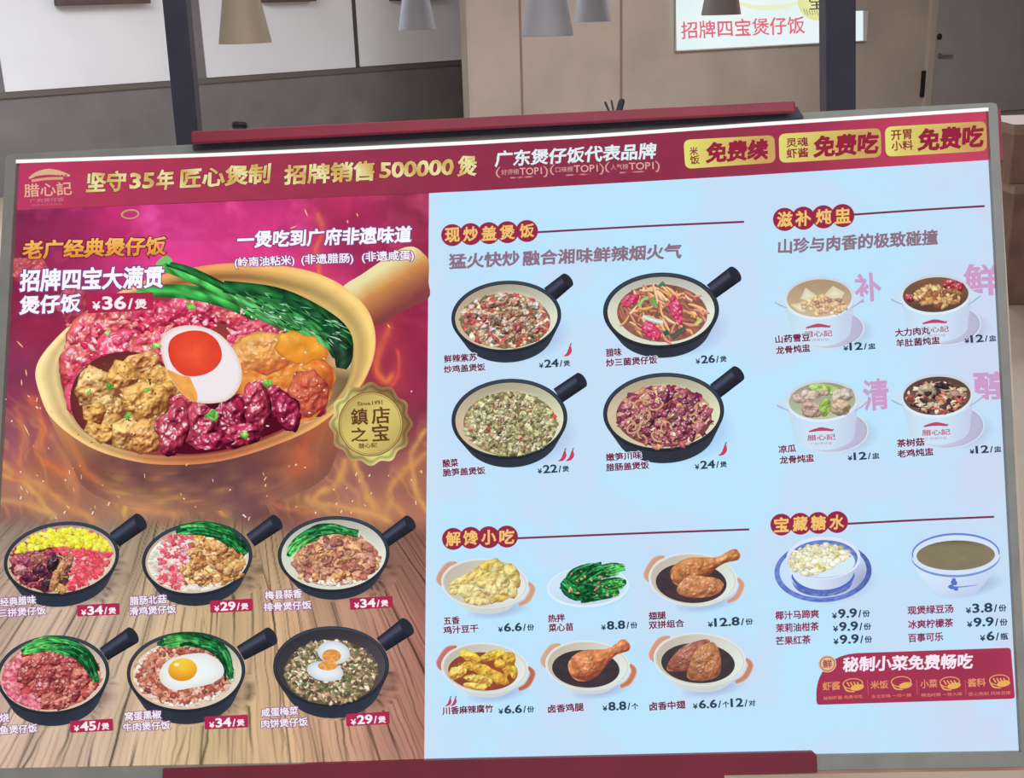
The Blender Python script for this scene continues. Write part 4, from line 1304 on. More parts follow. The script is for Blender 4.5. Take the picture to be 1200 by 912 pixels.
ik = Ink(.0052); ik.fan(ell(214, 785, 17, 13.5, -.1, 40), lambda x, y, r: mixc((250, 214, 70), (226, 146, 40), np.clip(r * .5 + (y - 780) / 26, 0, 1)[:, None]), 8); ik.fan(ell(207, 779, 3.2, 1.8), (255, 246, 190), 1, .0053)
ik.build('egg_yolk', o, 'round golden yolk')
names(o, [('窝蛋黑椒', (146, 840), (189, 837.5)), ('牛肉煲仔饭', (144, 853), (199.5, 850))], True)
price_tag(o, [(239.5, 840.3), (290.5, 837.5), (291, 852.5), (240, 855.2)], '34', '煲', (245, 848), (286.5, 845.3), 11)

o = pan('pan_picture', 'black pan with black inside, minced pork rice and halved egg', (388, 781), 68, 47, -.02, 842, [(442, 748), (455, 761.5), (469.5, 725.5), (484, 743.5)], ((62, 58, 68), (84, 78, 84)))
E6 = (388, 788, 55, 38, -.02)
heap(o, 'dish_topping', E6, 1100, 2.4, lambda x, y, r: (r.choice([(206, 184, 150), (170, 140, 106), (126, 104, 84), (226, 208, 178), (92, 80, 66), (150, 126, 92), (110, 120, 80)]), 1, 1.3), 11, base=(104, 88, 72), label='minced pork with preserved greens')
ik = Ink(.0046)
for cx_, cy_, rx_, ry_, yx, yy, yr, yb in ((391, 765, 19, 13.5, 388.5, 769, 11, 8), (381, 787, 21.5, 11.5, 384, 780.5, 11.5, 5.5)):
    ik.fan(ell(cx_, cy_, rx_, ry_, .15), lambda x, y, r: mixc((232, 240, 246), (200, 210, 220), (r ** 3)[:, None]), 5, .0046)
    ik.fan(ell(yx, yy, yr, yb, 0), lambda x, y, r: np.array([226, 156, 84.])[None] * (.85 + .3 * vnoise(x / 1.8, y / 1.8, 3))[:, None], 5, .0048)
ik.build('salted_egg', o, 'two halves of salted egg with orange yolk')
speckle(o, 'chopped_herb', (388, 790, 40, 26, 0), 16, [(96, 160, 96), (70, 130, 80)], 5, 1.5)
names(o, [('咸蛋梅菜', (306, 835.5), (349.5, 833)), ('肉饼煲仔饭', (306, 849), (361, 846))], True)
price_tag(o, [(405.5, 837), (456.3, 834), (456.8, 848.6), (406, 851.4)], '29', '煲', (411, 844.5), (452, 841.7), 11)

# ---------------------------------------------------------------- section headings
def heading(chars, cs, r, line, sub, lab):
    ik = Ink(.001)
    for i, (x, y) in enumerate(cs):
        ik.fan(ell(x, y, r + .7, r + .6), (152, 46, 74), 1, .001 + i * .00003)
    o = ik.build('section_heading', board, lab)
    ik = Ink(.001); ik.ribbon(line, 2.4, (122, 50, 80), 3); ik.build('heading_line', o)
    ik = Ink()
    for ch, (x, y) in zip(chars, cs):
        write(ik, ch, (x - r * .72, y + .5), (x + r * .72, y - .5), r * 1.42, (242, 196, 116), bold=.030, off=.0016, shear=.06, stroke=.7)
    ik.build('heading_lettering', o, 'golden brush characters')
    if sub:
        text_obj('subheading', o, sub, 'muted mauve brush line', col=(142, 114, 132), bold=.034, off=.0016, shear=.08, stroke=.9)


heading('现炒盖煲饭', [(530, 275.6), (551.5, 274.4), (573, 273.3), (594.5, 272.2), (617.5, 270.8)], 12.3, [(628, 272.3), (750, 265.5), (872, 260)], [('猛火快炒', (525.5, 307), (609, 302.5), 18.5), ('融合湘味鲜辣烟火气', (612.5, 303), (799, 294), 18.5)], 'crimson heading for rice topped with stir fries')
heading('滋补炖盅', [(919.5, 257.2), (941.5, 255.8), (965, 254.2), (987.5, 252.7)], 13, [(1000, 251.6), (1080, 246), (1154, 241.6)], [('山珍与肉香的极致碰撞', (912, 289), (1099, 278), 18.5)], 'crimson heading for stewed soups')
heading('解馋小吃', [(531, 631.7), (551.5, 630.5), (572.7, 629.8), (594, 629)], 12.3, [(605, 631), (740, 625.5), (878, 620.6)], None, 'crimson heading for snacks')
heading('宝藏糖水', [(915.7, 615), (937.8, 614), (959, 613), (980.8, 612)], 12.2, [(993, 614), (1080, 609.5), (1165, 605.8)], None, 'crimson heading for sweet soups')

# ---------------------------------------------------------------- four stir-fry pans
IN1 = ((200, 180, 146), (224, 230, 212))
o = pan('pan_picture', 'dark pan of diced chicken with red chili on the pale sheet', (593.3, 371), 64.5, 42, -.06, 425, [(637.5, 338), (653, 350.5), (658, 322.5), (672, 334)], IN1, thick=4.4)
heap(o, 'dish_topping', (592, 376, 53, 32, .02), 520, 2.9, lambda x, y, r: (r.choice([(214, 174, 140), (228, 196, 164), (184, 136, 104), (208, 78, 84), (238, 226, 212), (190, 90, 88), (146, 112, 84), (226, 172, 128), (120, 108, 84)]), 1, 1.3), 21, base=(140, 108, 90), label='diced chicken with red chili')
ik = Ink(0.0036); rg = random.Random(21); k = 0
while k < 110:
    x, y = rg.uniform(542, 642), rg.uniform(346, 406)
    if in_ell(x, y, (592, 376, 50, 30, 0.02)) > .9: continue
    c_ = np.array(rg.choice([(226, 188, 154), (206, 160, 126), (236, 206, 176), (190, 140, 110), (214, 96, 96), (238, 226, 214), (196, 110, 100), (150, 120, 92)]), float)
    lump(ik, x, y, rg.uniform(3.4, 6.2), rg.uniform(2.38, 4.65), rg.uniform(-1.5, 1.5), c_, c_ * .42, 0.0036 + k * .000008, 2100 + k, 2.4, gloss=0.35, angular=True); k += 1
ik.build('chicken_dice', o, 'tan diced chicken')
names(o, [('鲜辣紫苏', (520, 421), (559, 418.3)), ('炒鸡盖煲饭', (520, 433.5), (569, 430.3))], False, 9.6)
price_plain(o, '24', '煲', (631.5, 426.8), (668, 424.3), 9.6)
chili(o, [(665.3, 411, .95)])

o = pan('pan_picture', 'dark pan of mushroom strips with pink cured meat slices', (774.7, 364), 68, 44.5, -.03, 419.5, [(829, 333.5), (842, 347.5), (854, 314), (868.6, 328.6)], ((218, 218, 198), (230, 232, 220)), thick=5.2)
ik = Ink(.0021); rg = random.Random(22)
ik.fan(ell(776, 367, 53, 34, .04), lambda x, y, r: np.array([150, 98, 86.])[None] * (.75 + .4 * vnoise(x / 4, y / 4, 3))[:, None], 6, .0020)
sp_ = []
while len(sp_) < 150:
    x, y = rg.uniform(724, 830), rg.uniform(334, 402)
    if in_ell(x, y, (776, 367, 48, 30, .04)) < 1: sp_.append((x, y))
for k, (x, y) in enumerate(sp_):
    an = rg.gauss(.75, .75) if x < 800 else rg.gauss(.5, .5); L = rg.uniform(5, 11); bend = rg.uniform(-2.5, 2.5)
    cc = np.array(rg.choice([(206, 142, 116), (188, 122, 100), (226, 172, 126), (170, 108, 92), (230, 190, 150), (214, 160, 96), (150, 96, 88)]), float)
    dx, dy = math.cos(an) * L, math.sin(an) * L
    ik.ribbon([(x - dx, y - dy), (x - dy / L * bend, y + dx / L * bend), (x + dx, y + dy)], [2, rg.uniform(3, 5), 2.4], lambda px, py, u, v, cc=cc: np.clip(cc[None] * (1.12 - .5 * np.clip(v * .6 + np.abs(v) * .5, 0, 1))[:, None], 0, 255), 5, .0021 + k * .000008, sub=4)
ik.build('dish_topping', o, 'tan mushroom strips')
ik = Ink(.0042)
for i, (x, y, rx_, ry_, a) in enumerate(((737.5, 352, 12, 6.5, -.5), (793, 362, 7.5, 18, -.25), (764, 389, 14, 8.5, .75), (796, 390, 9, 3, -.2))):
    lump(ik, x, y, rx_, ry_, a, (226, 84, 124), (170, 40, 84), .0042 + i * .00002, 130 + i, 3, gloss=.5)
ik.build('cured_meat_slices', o, 'pink cured meat slices')
ik = Ink(.0046)
for i, (p, w, c) in enumerate((([(753, 371), (765, 375), (777, 378)], 5.5, (224, 236, 222)), ([(748, 359), (754, 351), (760, 349)], 4, (170, 206, 140)), ([(764, 350), (767, 355), (769, 359)], 5, (110, 186, 96)), ([(772, 336), (778, 331)], 4, (60, 140, 100)), ([(787, 396), (795, 390), (803, 385)], 6, (90, 100, 92)), ([(779, 388), (782, 393)], 6, (40, 110, 80)), ([(815, 381), (822, 374)], 5, (214, 210, 130)))):
    ik.ribbon(p, w, lambda x, y, u, v, c=c: np.array(c, float)[None] * (1.05 - .25 * np.abs(v))[:, None], 5, .0046 + i * .00001)
ik.build('scallion', o, 'scallion and pepper pieces')
names(o, [('腊味', (710, 413.8), (728.5, 412.3)), ('炒三菌煲仔饭', (710, 425.8), (770.5, 421.8))], False, 10)
price_plain(o, '26', '煲', (815, 422), (851.5, 419.3), 9.8)

o = pan('pan_picture', 'dark pan of diced pickled greens and bamboo shoots', (597, 491), 68, 47, -.05, 548, [(648.5, 456), (662.5, 469.5), (674, 439), (688.3, 452)], ((206, 184, 158), (226, 228, 194)), thick=4.6)
heap(o, 'dish_topping', (598, 497, 55, 37.5, .02), 700, 2.6, lambda x, y, r: (r.choice([(206, 196, 150), (226, 218, 176), (176, 164, 116), (150, 146, 104), (192, 186, 130), (110, 106, 76), (196, 160, 126)]) if r.random() > .04 else (196, 76, 78), 1, 1.25), 23, base=(136, 124, 92), label='pale diced bamboo shoots and pickles')
ik = Ink(0.0052); rg = random.Random(23); k = 0
while k < 150:
    x, y = rg.uniform(546, 650), rg.uniform(462, 532)
    if in_ell(x, y, (598, 497, 52, 35, 0.02)) > .9: continue
    c_ = np.array(rg.choice([(214, 204, 160), (228, 220, 182), (186, 174, 126), (160, 156, 112), (204, 196, 142), (200, 166, 132)]), float)
    lump(ik, x, y, rg.uniform(2.6, 5.0), rg.uniform(1.82, 3.75), rg.uniform(-1.5, 1.5), c_, c_ * .42, 0.0052 + k * .000008, 2300 + k, 2.4, gloss=0.25, angular=True); k += 1
ik.build('bamboo_dice', o, 'pale diced bamboo shoots')
names(o, [('酸菜', (518.7, 543.5), (537, 542)), ('脆笋盖煲饭', (518.7, 554.5), (569, 551.5))], False, 9.8)
price_plain(o, '22', '煲', (629.8, 550.6), (666.8, 548), 9.8)
chili(o, [(659, 534, .95), (668, 533.5, .95)])

o = pan('pan_picture', 'dark pan of purple-red sausage with bamboo rings', (777.7, 483), 71, 46, -.05, 543, [(832.5, 450.5), (846.5, 464.5), (857.5, 431), (872.4, 444.5)], ((208, 190, 160), (226, 230, 198)), thick=4.8)
heap(o, 'dish_topping', (778, 488, 56, 36, .02), 360, 3.6, lambda x, y, r: (r.choice([(166, 72, 100), (190, 92, 112), (136, 54, 84), (208, 120, 126), (206, 156, 116), (226, 190, 160), (120, 60, 76)]), 1.05, 1.4), 24, base=(126, 70, 80), label='purple-red sausage slices')
ik = Ink(0.0034); rg = random.Random(24); k = 0
while k < 95:
    x, y = rg.uniform(726, 830), rg.uniform(455, 521)
    if in_ell(x, y, (778, 488, 52, 33, 0.02)) > .9: continue
    c_ = np.array(rg.choice([(168, 76, 104), (194, 96, 116), (138, 56, 88), (206, 120, 128), (150, 64, 96), (214, 150, 130)]), float)
    lump(ik, x, y, rg.uniform(4.2, 8.2), rg.uniform(2.94, 6.15), rg.uniform(-1.5, 1.5), c_, c_ * .42, 0.0034 + k * .000008, 2400 + k, 2.4, gloss=0.9, angular=True); k += 1
ik.build('sausage_slices', o, 'purple-red sausage slices')
ik = Ink(.0044)
rg = random.Random(8)
for i in range(15):
    x = 778 + rg.uniform(-44, 44); y = 490 + rg.uniform(-24, 27); r_ = rg.uniform(4, 8.5); a = rg.uniform(0, 6)
    ik.ribbon(ell(x, y, r_ * 1.2, r_ * .75, a, 9, 0, rg.uniform(3, 5.6)), rg.uniform(1.6, 2.6), lambda px, py, u, v: np.array([222, 178, 128.])[None] * (1.05 - .3 * np.abs(v))[:, None], 4, .0044 + i * .00001)
ik.build('bamboo_rings', o, 'tan bamboo shoot rings')
names(o, [('嫩笋川味', (709.8, 536.4), (752, 533.3)), ('腊肠盖煲饭', (710, 548.5), (761, 545.2))], False, 9.8)
price_plain(o, '24', '煲', (814, 545.6), (851.8, 542.8), 9.8)
chili(o, [(847, 527, 1)])

# ---------------------------------------------------------------- four stewed soups
def soup(c, rx, ry, bot, sau_c, sau_r, soup_cols, label, lines, price, big, big_box, ears=True):
    cx, cy = c
    ik = Ink(.0008)
    sx, sy = sau_c
    ik.fan(ell(sx + 14, sy + 4, sau_r[0], sau_r[1] * .9, -.05), lambda x, y, r: mixc((172, 176, 206), sheet_col(x, y), np.clip(r, 0, 1)[:, None] ** 1.4), 8)
    ik.fan(ell(sx, sy, *sau_r, -.05), lambda x, y, r: mixc((186, 186, 212), (208, 222, 242), np.clip((sx + 26 - x) / 60, 0, 1)[:, None]) * (1 - .07 * (r > .9))[:, None], 8, .001)
    ik.ring(ell(sx, sy, *sau_r, -.05), ell(sx, sy, sau_r[0] - 1.6, sau_r[1] - 1.2, -.05), (216, 226, 242), 1, .0011)
    o = ik.build('soup_picture', board, label)
    rim = ell(cx, cy, rx + 3.4, ry + 3.2, -.05, 64)
    bt = ell(cx + 3, bot - ry * .8, rx * .90, ry * .8, -.05, 48)
    ik = Ink(.0014)
    ik.fan(hull(np.concatenate([rim, bt])), lambda x, y, r: mixc((204, 228, 246), (196, 206, 230), np.clip((x - cx - 8) / 34, 0, 1)[:, None]) * (1 - .05 * np.clip((cx - 22 - x) / 14, 0, 1))[:, None], 6)
    for s in (-1, 1):
        a0 = np.array([cx + s * (rx + 1), cy - 1]); e = np.array([cx + s * (rx + 14), cy + 3 - s * 2])
        ik.fan(np.array([a0 + (0, -5), e + (0, -2), e + (-s * 1, 2), a0 + (-s * 2, 13)]), (202, 224, 244), 1, .0013)
        ik.ribbon([e + (0, 0), (a0 + e) / 2 + (0, 6.5), a0 + (-s * 2, 13)], [1.4, 1.8, .6], (168, 180, 212), off=.0015)
    ik.build('soup_pot', o, 'white lug-handled stew pot')
    ik = Ink(.0016); ik.ring(rim, ell(cx, cy, rx, ry, -.05, 64), lambda x, y, r: mixc((204, 214, 226), (222, 238, 250), np.clip((y - cy) / ry * .7 + .4, 0, 1)[:, None]), 3)
    ik.build('pot_rim', o)
    ik = Ink(.0016); ca, cb = soup_cols
    ik.fan(ell(cx, cy, rx, ry, -.05, 64), lambda x, y, r: mixc(ca, cb, np.clip((y - cy) / ry * .6 + .5 + .4 * (fbm(x / 6, y / 5, 3) - .5), 0, 1)[:, None]), 6); ik.build('broth', o, 'broth')
    lx, ly = cx - 1.5, bot - 20.5
    ik = Ink(.0018); red = (186, 76, 108)
    ik.ribbon([(lx - 14, ly - 1), (lx, ly - 4), (lx + 14, ly - 2.4)], [1.5, 4.5, 2], red); ik.ribbon([(lx + 8, ly - 2), (lx + 15, ly - 3.5)], 1.5, red)
    write(ik, '腊心記', (lx - 16, ly + 6.4), (lx + 17, ly + 5), 7, red, bold=.016, off=.0019); write(ik, '广府煲仔饭', (lx - 12, ly + 13.4), (lx + 13, ly + 12.4), 3, (196, 130, 160), bold=0, off=.0019)
    ik.build('pot_logo', o, 'small red roof logo on the pot')
    names(o, lines, False, 9.6)
    price_plain(o, *price)
    ik = Ink()
    x0, y0, x1, y1 = big_box
    write(ik, big, (x0, (y0 + y1) / 2 + 1), (x1, (y0 + y1) / 2 - 1), y1 - y0, (204, 158, 200), bold=.028, off=.0006, stroke=1.2)
    ik.build('big_character', o, 'large pale mauve character')
    return o


o = soup((960, 349.5), 38, 22, 406, (972, 386), (41, 23), ((176, 150, 122), (206, 184, 150)), 'white pot of soup with yam pieces and pork bone', [('山药雪豆', (908.5, 398), (949.5, 395)), ('龙骨炖盅', (909, 411), (949.5, 407.8))], ('12', '盅', (988, 406.8), (1026, 404.3), 9.2), '补', (1001, 320, 1033, 354))
heap(o, 'soup_filling', (966, 358, 27, 11, 0), 90, 3.0, lambda x, y, r: (r.choice([(206, 170, 142), (226, 190, 150), (190, 146, 124), (226, 196, 140)]), 1, 1.2), 31, off=.0022)
ik = Ink(.0026)
for q in ([(966, 346), (976, 335), (990, 343), (986, 350), (974, 350)], [(938, 350), (944, 337), (958, 347), (946, 353)], [(926, 357), (944, 354), (944, 366), (936, 365)]):
    ik.fan(q, lambda x, y, r: mixc((236, 232, 206), (214, 208, 172), r[:, None]), 2)
ik.build('yam_pieces', o, 'cream yam pieces')

o = soup((1096.5, 345.5), 38.5, 20.5, 401, (1108, 381), (42, 24), ((132, 92, 70), (92, 70, 62)), 'white pot of brown soup with meat and red dates', [('大力肉丸', (1048.5, 390.3), (1090, 387.3)), ('羊肚菌炖盅', (1050, 402.5), (1101.5, 398.8))], ('12', '盅', (1130, 398), (1167.5, 395), 9.2), '鲜', (1129, 309, 1172, 347))
heap(o, 'soup_filling', (1099, 347, 27, 13, 0), 120, 3.2, lambda x, y, r: (r.choice([(206, 166, 110), (186, 140, 90), (160, 106, 74), (224, 190, 140), (150, 90, 70)]), 1, 1.4), 32, off=.0022)
for i, (x, y, r_) in enumerate(((1066, 349, 6), (1112, 333, 8), (1124, 336, 7))):
    ik = Ink(.0026); lump(ik, x, y, r_, r_ * .75, 0, (186, 66, 76), (92, 30, 36), .0026 + i * .00002, 150 + i, 3, gloss=.6); ik.build('red_date', o, 'red date')

o = soup((963.5, 470), 39, 21.5, 527.5, (975, 506), (43, 25), ((156, 156, 130), (186, 196, 168)), 'white pot of soup with pale meat and green melon', [('凉瓜', (912, 527), (933, 525.3)), ('龙骨炖盅', (913.5, 539.7), (954, 536.6))], ('12', '盅', (993, 535.5), (1030.5, 532.8), 9.2), '清', (1011, 444, 1041.5, 481))
ik = Ink(.0022)
for i, (x, y, rx_, ry_, c) in enumerate(((968, 456, 20, 6, (186, 214, 120)), (940, 468, 12, 6, (220, 190, 178)), (950, 463, 12, 6, (226, 200, 184)), (984, 465, 10, 9, (224, 206, 190)), (992, 462, 8, 7, (216, 196, 180)), (952, 481, 13, 9, (212, 180, 168)), (984, 477, 11, 9, (220, 188, 160)), (967, 478, 8, 11, (168, 200, 96)), (966, 461, 6, 3, (226, 196, 170)))):
    lump(ik, x, y, rx_, ry_, .1, c, np.array(c) * .62, .0022 + i * .00002, 170 + i, 3.5, gloss=.35)
ik.build('soup_filling', o, 'pale meat chunks and green melon')

o = soup((1098, 464), 39.5, 22.5, 521.5, (1110, 500), (44, 26), ((92, 70, 66), (120, 88, 72)), 'white pot of dark soup with tea tree mushrooms and chicken', [('茶树菇', (1050.7, 520), (1083.5, 517.8)), ('老鸡炖盅', (1051, 532.3), (1094, 529.2))], ('12', '盅', (1136, 527.8), (1173.5, 525), 9.2), '醇', (1141, 435, 1181, 469))
heap(o, 'soup_filling', (1098, 466, 36, 18, 0), 170, 3.0, lambda x, y, r: (r.choice([(70, 54, 58), (110, 76, 66), (206, 180, 150), (226, 210, 186), (180, 140, 110), (56, 46, 52), (190, 90, 86)]), 1, 1.6), 34, off=.0022)
ik = Ink(.0028)
for i, (x, y, rx_, ry_, c) in enumerate(((1086, 458, 10, 8, (206, 184, 156)), (1116, 465, 9, 8, (206, 170, 140)), (1080, 473, 8, 5, (220, 196, 140)), (1104, 452, 8, 4, (60, 48, 54)))):
    lump(ik, x, y, rx_, ry_, .2, c, np.array(c) * .6, .0028 + i * .00002, 190 + i, 3, gloss=.35)
ik.build('chicken_pieces', o, 'pale chicken pieces')

# ---------------------------------------------------------------- snacks in cream bowls
def snack_bowl(c, rx, ry, bot, label, sauce, ears=((206, 160, 138), (206, 160, 138)), rot=.06, sr=.80):
    cx, cy = c
    rim = ell(cx, cy, rx, ry, rot, 72)
    bt = ell(cx + 1, bot - ry * .62, rx * .68, ry * .62, rot, 48)
    ik = Ink(.0008)
    ik.fan(ell(cx + 16, bot - 5, rx * .75, ry * .38, -.15), lambda x, y, r: mixc((162, 178, 216), sheet_col(x, y), np.clip(r, 0, 1)[:, None] ** 1.3), 8)
    ik.fan(hull(np.concatenate([rim, bt])), lambda x, y, r: mixc((226, 228, 220), (190, 202, 208), np.clip((y - cy) / (bot - cy) * .6 + (x - cx) / rx * .25, 0, 1)[:, None]), 6, .001)
    o = ik.build('bowl_picture', board, label)
    for s, col in ((-1, ears[0]), (1, ears[1])):
        ik = Ink(.0012)
        p = [(cx - rx * .97, cy + 2), (cx - rx * 1.05, cy - 6), (cx - rx * .86, cy - ry * .72), (cx - rx * .64, cy - ry * .84)] if s < 0 else [(cx + rx * .78, cy + ry * .86), (cx + rx * .98, cy + ry * .66), (cx + rx * 1.10, cy + ry * .22), (cx + rx * 1.0, cy - 1)]
        ik.ribbon(p, [5, 8, 8, 4], lambda x, y, u, v, col=col: mixc(np.array(col, float), (236, 220, 208), np.clip(np.abs(v) * 1.6 - .8, 0, 1)[:, None]), 5)
        ik.build('bowl_ear', o, 'terracotta ear handle')
    ik = Ink(.0016); inn = ell(cx, cy + .3, rx - 3.2, ry - 2.2, rot, 72)
    ik.ring(rim, inn, lambda x, y, r: mixc((206, 204, 196), (236, 240, 236), r[:, None]), 2)
    ik.fan(inn, lambda x, y, r: mixc((196, 186, 170), (226, 234, 230), np.clip((x - cx) / rx * .5 + .5 + (y - cy) / ry * .2, 0, 1)[:, None]), 5, .0015)
    ik.build('bowl_rim', o, 'cream glazed rim and inside')
    if sauce is not None:
        sc = np.array(sauce, float)
        ik = Ink(.0018); ik.fan(ell(cx - 2, cy + ry * .14, rx * sr, ry * .76, rot, 60), lambda x, y, r: sc[None] * (.9 + .3 * fbm(x / 8, y / 5, 6) - .1 * r)[:, None], 5); ik.build('sauce', o, 'dark braising sauce')
    return o


def relief(hgt, col, dark, seed, gloss):
    def f(x, y, r):
        e = .5
        gx = (hgt(x + e, y) - hgt(x - e, y)) / (2 * e); gy = (hgt(x, y + e) - hgt(x, y - e)) / (2 * e)
        nz = 1 / np.sqrt(1 + gx ** 2 + gy ** 2)
        dif = np.clip((gx * .3 + gy * .52 + .78) * nz, 0, 1)
        sp = np.clip((gx * .18 + gy * .30 + .93) * nz, 0, 1) ** 30 * gloss
        q = mixc(dark, col, np.clip(dif * 1.3 - .15, 0, 1.1)[:, None]) * (.85 + .3 * fbm(x / 7, y / 7, seed + 9, 2))[:, None]
        return np.clip(q + (255 - q) * np.clip(sp * (.2 + .9 * (vnoise(x / 1.8, y / 1.8, seed + 4) > .5)), 0, .8)[:, None], 0, 255)
    return f


def drumstick(ik, a, b, w, col, dark, off, seed):
    """meat end a, bone knob b"""
    a = np.array(a, float); b = np.array(b, float); d = b - a; L = np.linalg.norm(d); d /= L; n = np.array([-d[1], d[0]])
    poly = []
    for u, h in ((-.30, .0), (-.24, .62), (-.05, .98), (.18, 1.0), (.40, .72), (.60, .42), (.80, .30), (.90, .38), (1.0, .46), (1.07, .30)):
        poly.append(a + d * L * u + n * w * h)
    for u, h in ((1.08, .0), (1.05, .34), (.95, .46), (.86, .32), (.62, .36), (.40, .68), (.18, 1.0), (-.05, 1.0), (-.24, .66)):
        poly.append(a + d * L * u - n * w * h)
    col = np.array(col, float); dark = np.array(dark, float)
    W = ((-.3, .2), (-.05, 1.0), (.18, 1.0), (.40, .70), (.60, .40), (.80, .30), (1.0, .46), (1.1, .1))

    def hgt(x, y):
        u = ((x - a[0]) * d[0] + (y - a[1]) * d[1]) / L; v = ((x - a[0]) * n[0] + (y - a[1]) * n[1]) / w
        ww = np.interp(u, [q[0] for q in W], [q[1] for q in W])
        return np.sqrt(np.maximum(.02, 1.15 * ww ** 2 - v ** 2)) * w * .75 + (fbm(x / 5, y / 5, seed, 3) - .5) * 4.2

    f = relief(hgt, col, dark, seed, .7)
    ik.fan(smooth(poly, 4), f, 20, off, centre=a + d * L * .2)


def wing(ik, pts, col, dark, off, seed, cen=None):
    col = np.array(col, float); dark = np.array(dark, float); p = smooth(pts, 6); c = p.mean(0) if cen is None else cen
    sx, sy = p[:, 0].std() * 1.5, p[:, 1].std() * 1.5

    def hgt(x, y):
        return np.sqrt(np.maximum(.02, 1.3 - ((x - c[0]) / sx) ** 2 - ((y - c[1]) / sy) ** 2)) * min(sx, sy) * .6 + (fbm(x / 4.5, y / 4.5, seed, 3) - .5) * 4.5
    ik.fan(p, relief(hgt, col, dark, seed, .7), 16, off)


o = snack_bowl((568, 684), 51, 29, 720, 'cream bowl of folded yellow tofu skin', None)
ik = Ink(.0022)
for i, (x, y, rx_, ry_, a) in enumerate(((566, 668, 24, 7, -.55), (590, 668, 14, 10, .5), (600, 676, 9, 16, -.2), (548, 680, 24, 8, -.4), (535, 686, 9, 5, .1), (536, 694, 10, 4, 0), (572, 680, 14, 9, -.5), (590, 688, 8, 16, -.2), (576, 694, 8, 14, -.3), (552, 696, 16, 10, .2), (600, 692, 6, 10, 0), (560, 705, 14, 5, .1), (586, 701, 8, 5, 0))):
    lump(ik, x, y, rx_, ry_, a, rng.choice([(238, 222, 134), (232, 206, 104), (240, 226, 160), (226, 190, 120)]), (176, 138, 74), .0022 + i * .00002, 210 + i, 3, gloss=.3)
ik.build('tofu_skin', o, 'folded yellow tofu skin')
names(o, [('五香', (519.7, 728), (539, 726.8)), ('鸡汁豆干', (519.3, 738.8), (560.5, 736.3))], False, 9.5)
price_plain(o, '6.6', '份', (583.5, 736), (626, 733.8), 10.2)

ik = Ink(.0008)
ik.fan(ell(693, 694, 46, 20, -.05), lambda x, y, r: mixc((150, 178, 214), sheet_col(x, y), np.clip(r, 0, 1)[:, None] ** 1.3), 8)
ik.fan(ell(689, 688, 48, 24, -.05), lambda x, y, r: mixc((206, 230, 248), (190, 212, 236), np.clip((y - 690) / 22, 0, 1)[:, None]), 6, .001)
ik.ring(ell(689, 688, 48, 24, -.05), ell(689, 687, 45.5, 22, -.05), (222, 238, 250), 1, .0011)
o = ik.build('plate_picture', board, 'white plate of dressed green vegetable shoots')
ik = Ink(.0022)
for k, (cv, w, lt) in enumerate((([(660, 692), (680, 672), (706, 664)], 16, 0), ([(658, 682), (676, 694), (706, 690)], 20, 0), ([(732, 664), (706, 670), (680, 684)], 15, .3), ([(734, 682), (712, 686), (684, 690)], 16, .45), ([(726, 694), (704, 697), (676, 700)], 12, .3))):
    green_heap(ik, cv, w, 40, .0022 + k * .0003, rng, lt)
for k in range(26): ik.chunk(rng.uniform(664, 722), rng.uniform(666, 700), rng.uniform(1, 1.8), rng.choice([(196, 150, 116), (170, 120, 96), (206, 180, 120)]), rng, 1.4, None, .0042)
ik.build('greens', o, 'dark green leaves and bright stems')
names(o, [('热拌', (641.8, 725.3), (662, 724)), ('菜心苗', (642.5, 736.3), (672, 734.5))], False, 9.6)
price_plain(o, '8.8', '份', (704.2, 733.7), (747, 731.3), 10.2)

o = snack_bowl((812, 679), 52, 31, 712, 'cream bowl of a braised drumstick with a wing', (74, 60, 66))
ik = Ink(.0022); drumstick(ik, (804, 672), (862, 650), 15.5, (206, 136, 82), (122, 66, 46), .0022, 61); ik.build('drumstick', o, 'brown braised drumstick')
ik = Ink(.0024); wing(ik, [(793, 693), (800, 680), (812, 675), (826, 676), (840, 678), (848, 685), (842, 695), (828, 700), (806, 700)], (214, 146, 96), (140, 80, 58), .0024, 63); ik.build('chicken_wing', o, 'brown braised wing')
names(o, [('翅腿', (760, 722.3), (780.5, 721)), ('双拼组合', (760, 733), (802, 730.2))], False, 9.6)
price_plain(o, '12.8', '份', (829.3, 730.3), (882.5, 727), 10.4)

o = snack_bowl((568, 783), 51, 29.5, 818, 'cream bowl of golden bean curd sticks in red sauce', (150, 74, 60), ((196, 116, 110), (186, 108, 90)))
ik = Ink(.0022)
for i, (x, y, rx_, ry_, a) in enumerate(((552, 770, 16, 7, .3), (578, 768, 16, 6, -.3), (596, 776, 8, 14, .2), (537, 788, 11, 8, -.2), (556, 782, 18, 6, .2), (575, 790, 22, 8, .45), (560, 797, 18, 6, .2), (586, 778, 7, 6, 0), (602, 788, 5, 8, 0), (556, 804, 14, 4, .1))):
    lump(ik, x, y, rx_, ry_, a, rng.choice([(240, 210, 76), (236, 190, 70), (244, 220, 110)]), (176, 112, 50), .0022 + i * .00002, 240 + i, 4, gloss=.3)
for k in range(10): ik.chunk(rng.uniform(535, 600), rng.uniform(766, 802), 1.3, (96, 140, 66), rng, 1.3, None, .0027)
ik.build('bean_curd_sticks', o, 'golden bean curd sticks')
names(o, [('川香麻辣腐竹', (518, 833.5), (578, 830.3))], False, 10)
price_plain(o, '6.6', '份', (584, 832.2), (626, 829.8), 10.2)
chili(o, [(525.5, 822.5, .72), (531.5, 822.3, .72)])

